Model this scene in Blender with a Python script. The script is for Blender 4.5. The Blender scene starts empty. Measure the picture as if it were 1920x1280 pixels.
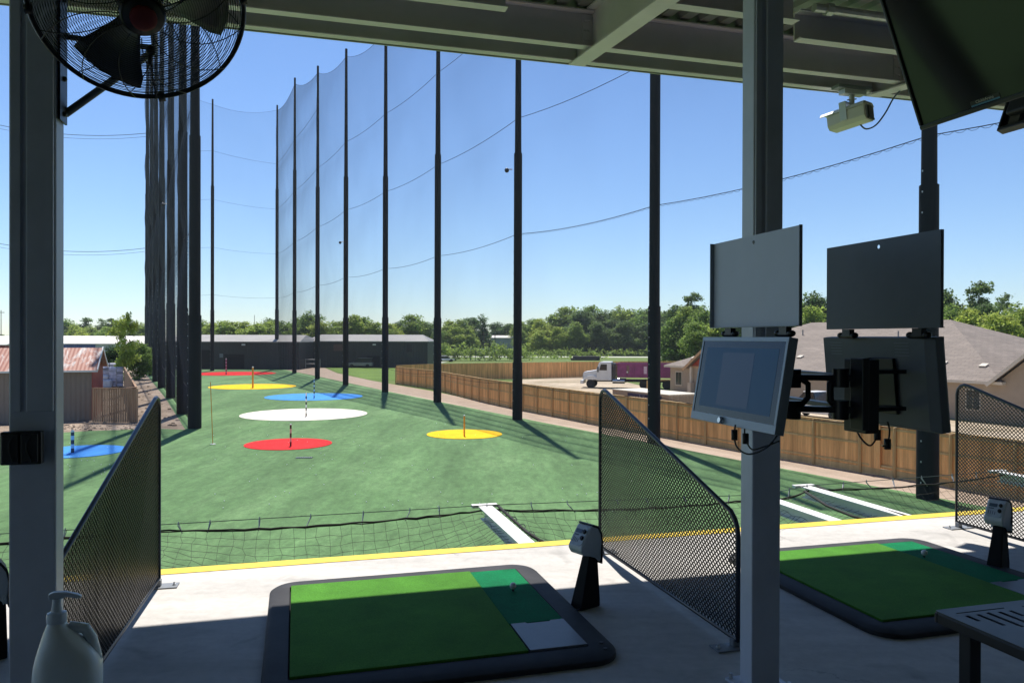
import bpy, bmesh, math, random
import numpy as np
from mathutils import Vector, Matrix, Euler
rnd = random.Random(7)
sc = bpy.context.scene
COL = sc.collection
PI = math.pi

# ---------------------------------------------------------------- camera, sky, sun, exposure
CAM_H = 5.8            # eye height above the field
FLOOR = 4.15           # upper deck level
FPX, PITCH, ROLL = 1442.0, math.radians(-0.24), math.radians(0.17)
TH = math.radians(15.73)     # direction of the building's bays
PH = math.radians(27.83)     # direction of the range
_F = Vector((0, math.cos(PITCH), math.sin(PITCH)))
_U0 = Vector((0, -math.sin(PITCH), math.cos(PITCH)))
_R0 = Vector((1, 0, 0))
_R = math.cos(ROLL) * _R0 + math.sin(ROLL) * _U0
_U = -math.sin(ROLL) * _R0 + math.cos(ROLL) * _U0
CAM = Vector((0, 0, CAM_H))
cd = bpy.data.cameras.new('camera'); cam = bpy.data.objects.new('camera', cd); COL.objects.link(cam)
cd.sensor_width = 36.0; cd.lens = 36.0 * FPX / 1920.0
cd.clip_start = 0.05; cd.clip_end = 6000
m = Matrix.Identity(4)
for i in range(3):
    m[i][0] = _R[i]; m[i][1] = _U[i]; m[i][2] = -_F[i]; m[i][3] = CAM[i]
cam.matrix_world = m
sc.camera = cam

SUN_EL = math.radians(63.5)
SUN_AZ = math.atan2(-0.155, 0.988)
w = bpy.data.worlds.new("World"); sc.world = w; w.use_nodes = True
nt = w.node_tree; nt.nodes.clear()
sky = nt.nodes.new('ShaderNodeTexSky'); sky.sky_type = 'NISHITA'; sky.sun_disc = False
sky.sun_elevation = SUN_EL; sky.sun_rotation = SUN_AZ
sky.air_density = 1.0; sky.dust_density = 0.0; sky.ozone_density = 3.0; sky.altitude = 0
bg = nt.nodes.new('ShaderNodeBackground'); bg.inputs['Strength'].default_value = 0.092
out = nt.nodes.new('ShaderNodeOutputWorld')
tint = nt.nodes.new('ShaderNodeMix'); tint.data_type = 'RGBA'; tint.blend_type = 'MULTIPLY'; tint.inputs[0].default_value = 1.0
tint.inputs[7].default_value = (0.84, 0.95, 1.12, 1); nt.links.new(sky.outputs[0], tint.inputs[6]); nt.links.new(tint.outputs[2], bg.inputs[0]); nt.links.new(bg.outputs[0], out.inputs[0])
sd = bpy.data.lights.new('sun', 'SUN'); sd.energy = 5.0; sd.angle = math.radians(0.5); sd.color = (1.0, 0.95, 0.87)
so = bpy.data.objects.new('sun', sd); COL.objects.link(so)
sdir = Vector((math.sin(SUN_AZ) * math.cos(SUN_EL), math.cos(SUN_AZ) * math.cos(SUN_EL), math.sin(SUN_EL)))
so.rotation_euler = sdir.to_track_quat('Z', 'Y').to_euler(); so.location = (0, 0, 60)
sc.view_settings.view_transform = 'Standard'; sc.view_settings.look = 'None'
sc.view_settings.exposure = 0.5; sc.view_settings.gamma = 1.0
sc.render.engine = 'CYCLES'
sc.cycles.max_bounces = 8; sc.cycles.transparent_max_bounces = 24; sc.cycles.diffuse_bounces = 4
sc.cycles.caustics_reflective = False; sc.cycles.caustics_refractive = False

# ---------------------------------------------------------------- survey helpers
def ray(px, py):
    return _F + _R * ((px - 960) / FPX) + _U * ((640 - py) / FPX)
def G(px, py, z=0.0):
    d = ray(px, py); t = (z - CAM_H) / d.z
    p = CAM + d * t; return Vector((p.x, p.y, z))
def AT(px, py, Y):
    d = ray(px, py); return CAM + d * (Y / d.y)
def bay(r, b, z=0.0):
    return Vector((r * math.cos(TH) - b * math.sin(TH), r * math.sin(TH) + b * math.cos(TH), z))
def rg(n, l, z=0.0):
    return Vector((n * math.cos(PH) - l * math.sin(PH), n * math.sin(PH) + l * math.cos(PH), z))
def to_rg(p):
    return (p.x * math.cos(PH) + p.y * math.sin(PH), -p.x * math.sin(PH) + p.y * math.cos(PH))

# ---------------------------------------------------------------- materials
MATS = {}
def nodes(name):
    m = bpy.data.materials.new(name); m.use_nodes = True
    n = m.node_tree.nodes; l = m.node_tree.links
    return m, n, l, n['Principled BSDF']
def setc(b, rough=.6, metal=0., spec=None):
    b.inputs['Roughness'].default_value = rough; b.inputs['Metallic'].default_value = metal
    if spec is not None: b.inputs['Specular IOR Level'].default_value = spec
def ramp(n, pts):
    r = n.new('ShaderNodeValToRGB'); cr = r.color_ramp
    while len(cr.elements) < len(pts): cr.elements.new(0.5)
    for e, (p, c) in zip(cr.elements, pts):
        e.position = p; e.color = (c[0], c[1], c[2], 1) if not isinstance(c, (int, float)) else (c, c, c, 1)
    return r
def noise(n, l, scale, detail=4, rough=.6, coord='Object', sc3=(1, 1, 1), dist=0.):
    tc = n.new('ShaderNodeTexCoord'); mp = n.new('ShaderNodeMapping'); mp.inputs['Scale'].default_value = sc3
    l.new(tc.outputs[coord], mp.inputs[0]); t = n.new('ShaderNodeTexNoise')
    t.inputs['Scale'].default_value = scale; t.inputs['Detail'].default_value = detail
    t.inputs['Roughness'].default_value = rough; t.inputs['Distortion'].default_value = dist
    l.new(mp.outputs[0], t.inputs['Vector']); return t, mp
def mix(n, l, fac, a, b, mode='MIX'):
    x = n.new('ShaderNodeMix'); x.data_type = 'RGBA'; x.blend_type = mode
    for s, v in ((0, fac), (6, a), (7, b)):
        if isinstance(v, (int, float)): x.inputs[s].default_value = v
        elif isinstance(v, tuple): x.inputs[s].default_value = (v[0], v[1], v[2], 1)
        else: l.new(v, x.inputs[s])
    return x.outputs[2]
def bump(n, l, b, h, strength=.3, dist=.01):
    bp = n.new('ShaderNodeBump'); bp.inputs['Strength'].default_value = strength; bp.inputs['Distance'].default_value = dist
    l.new(h, bp.inputs['Height']); l.new(bp.outputs[0], b.inputs['Normal'])
def pm(name, col, rough=.6, metal=0., var=.18, scale=6., bmp=0., bd=.002, fine=None, sc3=(1, 1, 1), spec=None, island=0.):
    if name in MATS: return MATS[name]
    m, n, l, b = nodes(name); setc(b, rough, metal, spec)
    t, _ = noise(n, l, scale, 5, .62, sc3=sc3)
    lo = tuple(max(0, c * (1 - var)) for c in col); hi = tuple(min(1, c * (1 + var)) for c in col)
    r = ramp(n, [(.3, lo), (.7, hi)]); l.new(t.outputs[0], r.inputs[0]); cur = r.outputs[0]
    if island:
        g = n.new('ShaderNodeNewGeometry'); rr = ramp(n, [(0, 1 - island), (1, 1 + island)]); l.new(g.outputs['Random Per Island'], rr.inputs[0])
        cur = mix(n, l, 1.0, cur, rr.outputs[0], 'MULTIPLY')
    l.new(cur, b.inputs['Base Color'])
    rr = n.new('ShaderNodeMapRange'); rr.inputs[3].default_value = max(0, rough - .08); rr.inputs[4].default_value = min(1, rough + .1)
    l.new(t.outputs[0], rr.inputs[0]); l.new(rr.outputs[0], b.inputs['Roughness'])
    if bmp:
        f, _ = noise(n, l, fine or scale * 8, 4); bump(n, l, b, f.outputs[0], bmp, bd)
    MATS[name] = m; return m

steel = pm('column_paint', (.55, .58, .66), .42, .0, .1, 3, .08, .001, 60)
beamp = pm('beam_paint', (.66, .60, .67), .5, 0, .08, 2, .05, .001, 50)
fasc = pm('fascia_paint', (.42, .43, .37), .5, 0, .08, 2, .05, .001, 50)
deckm = pm('deck_sheet', (.26, .25, .27), .45, .2, .1, 2)
black = pm('black_metal', (.012, .013, .016), .38, 0, .2, 8)
blackp = pm('black_plastic', (.016, .016, .017), .5, 0, .2, 8)
poleblk = pm('pole_black', (.011, .012, .014), .7, 0, .35, 1.2, sc3=(1, 1, .15), spec=.25)
galv = pm('galvanised', (.5, .51, .52), .45, .6, .15, 12)
whitep = pm('white_paint', (.7, .7, .68), .45, 0, .08, 3)
offwhite = pm('off_white_plastic', (.6, .64, .68), .42, 0, .06, 4)
rubber = pm('rubber', (.02, .02, .021), .75, 0, .2, 10)
ropem = pm('black_rope', (.018, .017, .016), .85, 0, .3, 30)
wire = pm('steel_cable', (.16, .17, .18), .5, .5, .1, 10)
greyw = pm('grey_steel', (.2, .215, .235), .45, .1, .1, 5)
monp = pm('monitor_housing', (.24, .275, .32), .42, .1, .07, 6, .05, .0005, 200)
monback = pm('monitor_back', (.14, .155, .175), .5, .1, .1, 6)
shade_in = pm('shade_inner', (.54, .58, .70), .55, 0, .05, 3)
conc = None
def m_conc():
    m, n, l, b = nodes('deck_concrete'); setc(b, .78)
    t, _ = noise(n, l, .9, 8, .65, sc3=(.5, 2.2, 1)); r = ramp(n, [(.3, (.38, .365, .345)), (.55, (.52, .50, .475)), (.75, (.60, .58, .55))]); l.new(t.outputs[0], r.inputs[0])
    t2, _ = noise(n, l, 14, 8, .7); r2 = ramp(n, [(.3, .86), (.7, 1.06)]); l.new(t2.outputs[0], r2.inputs[0])
    c = mix(n, l, 1., r.outputs[0], r2.outputs[0], 'MULTIPLY')
    t4, _ = noise(n, l, 2.3, 3, .5, dist=1.2); r4 = ramp(n, [(.62, 1.0), (.72, .8)]); l.new(t4.outputs[0], r4.inputs[0])
    c = mix(n, l, 1., c, r4.outputs[0], 'MULTIPLY')
    t6, m6 = noise(n, l, 6, 9, .8, sc3=(.35, 2.6, 1), dist=.8); r6 = ramp(n, [(.66, 0.), (.74, .35)]); l.new(t6.outputs[0], r6.inputs[0]); c = mix(n, l, r6.outputs[0], c, (.66, .65, .63))
    tv_ = n.new('ShaderNodeTexVoronoi'); tv_.feature = 'DISTANCE_TO_EDGE'; tv_.inputs['Scale'].default_value = .38; td, _ = noise(n, l, 3, 6, .7); tcx = n.new('ShaderNodeTexCoord')
    va = n.new('ShaderNodeVectorMath'); va.operation = 'ADD'; vs_ = n.new('ShaderNodeVectorMath'); vs_.operation = 'SCALE'; vs_.inputs['Scale'].default_value = .35; l.new(td.outputs['Color'], vs_.inputs[0]); l.new(tcx.outputs['Object'], va.inputs[0]); l.new(vs_.outputs[0], va.inputs[1]); l.new(va.outputs[0], tv_.inputs['Vector'])
    rv = ramp(n, [(.0, .62), (.0035, 1.)]); l.new(tv_.outputs['Distance'], rv.inputs[0]); tm_, _ = noise(n, l, .7, 3, .5); rm = ramp(n, [(.56, 0.), (.62, 1.)]); l.new(tm_.outputs[0], rm.inputs[0])
    c = mix(n, l, 1., c, mix(n, l, rm.outputs[0], (1., 1., 1.), rv.outputs[0]), 'MULTIPLY')
    l.new(c, b.inputs['Base Color']); t3, _ = noise(n, l, 160, 4); bump(n, l, b, t3.outputs[0], .25, .002)
    return m
conc = m_conc()
def m_turf():
    m, n, l, b = nodes('field_turf'); setc(b, .85, 0, .2)
    t, mp = noise(n, l, .16, 6, .7, sc3=(2.2, .6, 1)); mp.inputs['Rotation'].default_value = (0, 0, -PH)
    r = ramp(n, [(.28, (.062, .128, .044)), (.5, (.088, .172, .064)), (.72, (.128, .225, .092))]); l.new(t.outputs[0], r.inputs[0])
    t2, mp2 = noise(n, l, 1.7, 8, .75, sc3=(1.6, .8, 1)); mp2.inputs['Rotation'].default_value = (0, 0, .4); r2 = ramp(n, [(.28, .68), (.72, 1.3)]); l.new(t2.outputs[0], r2.inputs[0])
    c = mix(n, l, 1., r.outputs[0], r2.outputs[0], 'MULTIPLY')
    t5, _ = noise(n, l, 9, 6, .8); r5 = ramp(n, [(.3, .8), (.72, 1.22)]); l.new(t5.outputs[0], r5.inputs[0])
    c = mix(n, l, 1., c, r5.outputs[0], 'MULTIPLY')
    tb_, mpb = noise(n, l, .55, 3, .5, sc3=(1.0, .06, 1)); mpb.inputs['Rotation'].default_value = (0, 0, -PH + .25); rb_ = ramp(n, [(.35, .86), (.65, 1.12)]); l.new(tb_.outputs[0], rb_.inputs[0])
    c = mix(n, l, 1., c, rb_.outputs[0], 'MULTIPLY')
    tw_, mpw = noise(n, l, 3.0, 5, .6, sc3=(1.0, .16, 1)); mpw.inputs['Rotation'].default_value = (0, 0, .9); rw_ = ramp(n, [(.3, .88), (.7, 1.12)]); l.new(tw_.outputs[0], rw_.inputs[0])
    c = mix(n, l, 1., c, rw_.outputs[0], 'MULTIPLY')
    l.new(c, b.inputs['Base Color']); bump(n, l, b, t5.outputs[0], .5, .03); return m
turf = m_turf()
def m_flat(name, stops, s1, s2, bmp=.4, bd=.03, sc3=(1, 1, 1), lo=.75, hi=1.25, rough=.9):
    m, n, l, b = nodes(name); setc(b, rough, 0, .2)
    t, _ = noise(n, l, s1, 7, .68, sc3=sc3); r = ramp(n, stops); l.new(t.outputs[0], r.inputs[0])
    t2, _ = noise(n, l, s2, 7, .75); r2 = ramp(n, [(.28, lo), (.72, hi)]); l.new(t2.outputs[0], r2.inputs[0])
    l.new(mix(n, l, 1., r.outputs[0], r2.outputs[0], 'MULTIPLY'), b.inputs['Base Color'])
    bump(n, l, b, t2.outputs[0], bmp, bd); MATS[name] = m; return m
grass = m_flat('meadow_grass', [(.3, (.085, .125, .03)), (.55, (.13, .185, .045)), (.75, (.19, .2, .075))], .05, 1.1)
gravel = m_flat('gravel', [(.3, (.33, .25, .19)), (.7, (.43, .34, .265))], .8, 16, .5, .03)
dirt = m_flat('bare_dirt', [(.3, (.11, .14, .045)), (.42, (.36, .29, .2)), (.6, (.52, .43, .32)), (.75, (.6, .52, .41))], .12, 1.5, .6, .1)
dirt2 = m_flat('rough_dirt', [(.3, (.2, .15, .11)), (.5, (.34, .26, .195)), (.7, (.47, .38, .3))], .35, 2.2, .8, .2, lo=.5, hi=1.3)
roadm = m_flat('pale_road', [(.3, (.5, .48, .44)), (.7, (.62, .6, .56))], .1, 2)
yellow = pm('yellow_line_paint', (.72, .52, .03), .6, 0, .08, 5, .1, .001, 60)
def m_matturf(name, c):
    c0 = c
    m, n, l, b = nodes(name); setc(b, .85, 0, .15)
    t, _ = noise(n, l, 120, 6, .8); r = ramp(n, [(.25, tuple(x * .6 for x in c)), (.5, c), (.75, tuple(min(1, x * 1.5) for x in c))]); l.new(t.outputs[0], r.inputs[0])
    t2, _ = noise(n, l, 5, 3); r2 = ramp(n, [(.3, .88), (.7, 1.1)]); l.new(t2.outputs[0], r2.inputs[0])
    l.new(mix(n, l, 1., r.outputs[0], r2.outputs[0], 'MULTIPLY'), b.inputs['Base Color']); t3, _ = noise(n, l, 420, 2, .9); r3 = ramp(n, [(.62, 0.), (.7, .5)]); l.new(t3.outputs[0], r3.inputs[0])
    src = b.inputs['Base Color'].links[0].from_socket; t4, _ = noise(n, l, 1.6, 6, .7, dist=.6); r4 = ramp(n, [(.3, .78), (.66, 1.08)]); l.new(t4.outputs[0], r4.inputs[0])
    c = mix(n, l, 1., src, r4.outputs[0], 'MULTIPLY'); c = mix(n, l, r3.outputs[0], c, tuple(min(1, x * 1.6 + .05) for x in c0)); l.new(c, b.inputs['Base Color'])
    bump(n, l, b, t.outputs[0], .8, .006); return m
mat_lite = m_matturf('mat_turf_bright', (.07, .23, .025)); mat_dark = m_matturf('mat_turf_deep', (.0, .17, .062))
def m_tray():
    m, n, l, b = nodes('ribbed_tray_rubber'); setc(b, .7, 0, .3)
    t, _ = noise(n, l, 5, 4); r = ramp(n, [(.3, (.02, .02, .023)), (.7, (.038, .038, .043))]); l.new(t.outputs[0], r.inputs[0]); l.new(r.outputs[0], b.inputs['Base Color'])
    t2, _ = noise(n, l, 90, 3, sc3=(1, .12, 1)); bump(n, l, b, t2.outputs[0], .4, .002); return m
tray = m_tray()
def m_net(name, a):
    m, n, l, b = nodes(name); b.inputs['Base Color'].default_value = (.03, .033, .04, 1); setc(b, .9, 0, .1)
    t, _ = noise(n, l, .12, 2, sc3=(1, 1, .8)); r = n.new('ShaderNodeMapRange'); r.inputs[1].default_value = .2; r.inputs[2].default_value = .8
    r.inputs[3].default_value = 1 - a * .8; r.inputs[4].default_value = 1 - a * 1.2; l.new(t.outputs[0], r.inputs[0])
    # round threads: light crossing the net at a slant meets more of them, cover = 1 - open^(1/cos)
    lw = n.new('ShaderNodeLayerWeight'); lw.inputs[0].default_value = .5
    c = n.new('ShaderNodeMath'); c.operation = 'SUBTRACT'; c.inputs[0].default_value = 1.0; l.new(lw.outputs['Facing'], c.inputs[1])
    c2 = n.new('ShaderNodeMath'); c2.operation = 'MAXIMUM'; c2.inputs[1].default_value = .06; l.new(c.outputs[0], c2.inputs[0])
    c3 = n.new('ShaderNodeMath'); c3.operation = 'DIVIDE'; c3.inputs[0].default_value = 1.0; l.new(c2.outputs[0], c3.inputs[1])
    pw = n.new('ShaderNodeMath'); pw.operation = 'POWER'; l.new(r.outputs[0], pw.inputs[0]); l.new(c3.outputs[0], pw.inputs[1])
    iv = n.new('ShaderNodeMath'); iv.operation = 'SUBTRACT'; iv.inputs[0].default_value = 1.0; l.new(pw.outputs[0], iv.inputs[1]); l.new(iv.outputs[0], b.inputs['Alpha']); return m
netm = m_net('barrier_netting', .085)
def m_wood(name, c, island=.18):
    m, n, l, b = nodes(name); setc(b, .8, 0, .2)
    t, _ = noise(n, l, 3, 6, .7, sc3=(1, 1, .12)); r = ramp(n, [(.3, tuple(x * .72 for x in c)), (.7, tuple(x * 1.22 for x in c))]); l.new(t.outputs[0], r.inputs[0])
    g = n.new('ShaderNodeNewGeometry'); rr = ramp(n, [(0, (1 - island, 1 - island * 1.1, 1 - island * 1.2)), (1, (1 + island, 1 + island, 1 + island))]); l.new(g.outputs['Random Per Island'], rr.inputs[0])
    l.new(mix(n, l, 1., r.outputs[0], rr.outputs[0], 'MULTIPLY'), b.inputs['Base Color']); return m
cedar = m_wood('new_cedar', (.86, .47, .195)); cedar_frame = m_wood('treated_pine', (.62, .42, .2), .08); oldwood = m_wood('weathered_pickets', (.38, .24, .15))
def m_leaf(name, a, b_, trans=.25):
    m, n, l, b = nodes(name); setc(b, .6, 0, .25)
    g = n.new('ShaderNodeNewGeometry'); r = ramp(n, [(0, a), (1, b_)]); l.new(g.outputs['Random Per Island'], r.inputs[0])
    t, _ = noise(n, l, .45, 3); r2 = ramp(n, [(.32, .6), (.68, 1.35)]); l.new(t.outputs[0], r2.inputs[0])
    o = n.new('ShaderNodeObjectInfo'); r3 = ramp(n, [(0, (.8, .88, .85)), (1, (1.2, 1.1, 1.0))]); l.new(o.outputs['Random'], r3.inputs[0])
    c = mix(n, l, 1., r.outputs[0], r2.outputs[0], 'MULTIPLY'); c = mix(n, l, 1., c, r3.outputs[0], 'MULTIPLY')
    l.new(c, b.inputs['Base Color'])
    tr = n.new('ShaderNodeBsdfTranslucent'); l.new(c, tr.inputs[0]); ms = n.new('ShaderNodeMixShader'); ms.inputs[0].default_value = trans
    l.new(b.outputs[0], ms.inputs[1]); l.new(tr.outputs[0], ms.inputs[2]); l.new(ms.outputs[0], n['Material Output'].inputs[0]); return m
leaf_mid = m_leaf('leaves_mid', (.15, .235, .05), (.34, .46, .11), .5); leaf_lite = m_leaf('leaves_bright', (.24, .33, .055), (.46, .56, .13), .5)
leaf_dark = m_leaf('leaves_dark', (.09, .15, .045), (.21, .30, .10), .45)
bark = pm('bark', (.09, .07, .055), .9, 0, .3, 3)
def m_shingle():
    m, n, l, b = nodes('roof_shingles'); setc(b, .9, 0, .2)
    tc = n.new('ShaderNodeTexCoord'); mp = n.new('ShaderNodeMapping'); mp.inputs['Scale'].default_value = (1, 1, 1); l.new(tc.outputs['UV'], mp.inputs[0])
    br = n.new('ShaderNodeTexBrick'); br.inputs['Scale'].default_value = 1.0; br.inputs['Brick Width'].default_value = .9; br.inputs['Row Height'].default_value = .28
    br.inputs['Mortar Size'].default_value = .02; br.inputs['Color1'].default_value = (.285, .24, .205, 1); br.inputs['Color2'].default_value = (.235, .2, .172, 1); br.inputs['Mortar'].default_value = (.15, .125, .11, 1)
    l.new(mp.outputs[0], br.inputs[0]); t, _ = noise(n, l, .5, 6, .7); r = ramp(n, [(.3, .85), (.7, 1.12)]); l.new(t.outputs[0], r.inputs[0])
    l.new(mix(n, l, 1., br.outputs[0], r.outputs[0], 'MULTIPLY'), b.inputs['Base Color']); return m
shingle = m_shingle()
def m_sheet(name, c, pitch=.3, depth=.04, rough=.55, stain=None, axis=0):
    m, n, l, b = nodes(name); setc(b, rough, 0, .3)
    tc = n.new('ShaderNodeTexCoord'); wv = n.new('ShaderNodeTexWave'); wv.wave_type = 'BANDS'; wv.bands_direction = 'XYZ'[axis]
    wv.inputs['Scale'].default_value = .314 / pitch; l.new(tc.outputs['Object'], wv.inputs[0]); bump(n, l, b, wv.outputs[1], .8, depth)
    t, _ = noise(n, l, .4, 6, .7, sc3=(1, 1, .4)); lo = tuple(x * .82 for x in c); r = ramp(n, [(.3, lo), (.7, tuple(x * 1.1 for x in c))]); l.new(t.outputs[0], r.inputs[0]); cur = r.outputs[0]
    if stain:
        t2, _ = noise(n, l, .55, 7, .72, sc3=(2.5, .5, 1), dist=.6); r2 = ramp(n, [(.38, 0.), (.5, 1.)]); l.new(t2.outputs[0], r2.inputs[0]); cur = mix(n, l, r2.outputs[0], cur, stain)
    l.new(cur, b.inputs['Base Color']); return m
darkwall = m_sheet('dark_metal_siding', (.045, .046, .048), .3); roofmetal = m_sheet('pale_metal_roof', (.3, .285, .265), .4)
rustroof = m_sheet('rusty_tin_roof', (.5, .47, .44), .25, .02, .6, (.29, .115, .075)); beigewall = m_sheet('taupe_siding', (.24, .19, .155), .3)
redwall = m_sheet('red_siding', (.42, .07, .045), .3); whitewall = m_sheet('white_siding', (.55, .57, .6), .5); bluewall = m_sheet('blue_siding', (.05, .1, .28), .5)
tan = m_sheet('tan_container_steel', (.42, .35, .26), .25, .05); housewall = pm('house_siding', (.36, .29, .22), .8, 0, .06, 2)
brick = pm('brick_pilaster', (.5, .42, .33), .85, 0, .15, 9); trim = pm('pale_trim', (.6, .54, .45), .7, 0, .05, 3); redgab = pm('red_gable_boards', (.32, .055, .03), .7, 0, .08, 3)
maroon = pm('maroon_siding', (.25, .04, .05), .7); glassm = pm('dark_glass', (.02, .028, .035), .08, 0, .1, 3, spec=.6)
def m_glass(name, col, rough=.07):
    m, n, l, b = nodes(name); b.inputs['Base Color'].default_value = (*col, 1); setc(b, rough, 0, .5)
    t, _ = noise(n, l, 3, 4, .6); r = n.new('ShaderNodeMapRange'); r.inputs[3].default_value = rough; r.inputs[4].default_value = rough + .12; l.new(t.outputs[0], r.inputs[0]); l.new(r.outputs[0], b.inputs['Roughness']); return m
tvglass = m_glass('tv_screen_glass', (.018, .017, .02), .07); monglass = m_glass('monitor_bezel_glass', (.008, .011, .017), .1)
def m_emit(name, col, e, rough=.15):
    m, n, l, b = nodes(name); b.inputs['Base Color'].default_value = (*[c * .5 for c in col], 1); setc(b, rough, 0, .22)
    b.inputs['Emission Color'].default_value = (*col, 1); b.inputs['Emission Strength'].default_value = e; return m
disp_blue = m_emit('lit_display_blue', (.012, .04, .09), .35, .4); disp_grey = m_emit('lit_display_page', (.025, .045, .085), .45, .4)
purple = pm('purple_dumpster', (.26, .06, .17), .6, 0, .2, 1.5); truckwhite = pm('truck_white', (.74, .74, .73), .3, 0, .05, 2)
chrome = pm('chrome', (.6, .6, .6), .2, .9, .1, 3); carsilver = pm('car_silver', (.3, .3, .3), .3, .4, .05, 2); carwhite = pm('car_white', (.75, .76, .77), .3, 0, .03, 2); cardark = pm('car_dark', (.03, .035, .045), .25, 0, .1, 2)
hdpe = None
def m_hdpe():
    m, n, l, b = nodes('translucent_plastic'); setc(b, .38)
    b.inputs['Subsurface Weight'].default_value = .35; b.inputs['Subsurface Radius'].default_value = (.02, .022, .025)
    t, _ = noise(n, l, 7, 3); r = ramp(n, [(.3, (.76, .84, .90)), (.7, (.84, .90, .94))]); l.new(t.outputs[0], r.inputs[0]); l.new(r.outputs[0], b.inputs['Base Color']); return m
hdpe = m_hdpe()
def m_disc(name, c):
    m, n, l, b = nodes(name); setc(b, .88, 0, .15)
    t, _ = noise(n, l, 1.1, 7, .72, sc3=(1, .5, 1)); r = ramp(n, [(.3, tuple(x * .8 for x in c)), (.7, tuple(min(1, x * 1.16) for x in c))]); l.new(t.outputs[0], r.inputs[0])
    t2, _ = noise(n, l, 22, 5, .8); r2 = ramp(n, [(.3, .84), (.7, 1.12)]); l.new(t2.outputs[0], r2.inputs[0]); l.new(mix(n, l, 1., r.outputs[0], r2.outputs[0], 'MULTIPLY'), b.inputs['Base Color'])
    bump(n, l, b, t2.outputs[0], .6, .03); return m
blue_disc = m_disc('blue_target_turf', (.06, .26, .66)); red_disc = m_disc('red_target_turf', (.62, .02, .022)); yel_disc = m_disc('yellow_target_turf', (.80, .47, .01)); wht_disc = m_disc('white_target_turf', (.72, .67, .58))
def m_stripe(name, a, c, period):
    m, n, l, b = nodes(name); setc(b, .5); tc = n.new('ShaderNodeTexCoord'); s = n.new('ShaderNodeSeparateXYZ'); l.new(tc.outputs['Object'], s.inputs[0])
    d = n.new('ShaderNodeMath'); d.operation = 'DIVIDE'; d.inputs[1].default_value = period; l.new(s.outputs[2], d.inputs[0])
    f = n.new('ShaderNodeMath'); f.operation = 'FRACT'; l.new(d.outputs[0], f.inputs[0]); g = n.new('ShaderNodeMath'); g.operation = 'GREATER_THAN'; g.inputs[1].default_value = .5; l.new(f.outputs[0], g.inputs[0])
    l.new(mix(n, l, g.outputs[0], a, c), b.inputs['Base Color']); return m

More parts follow.
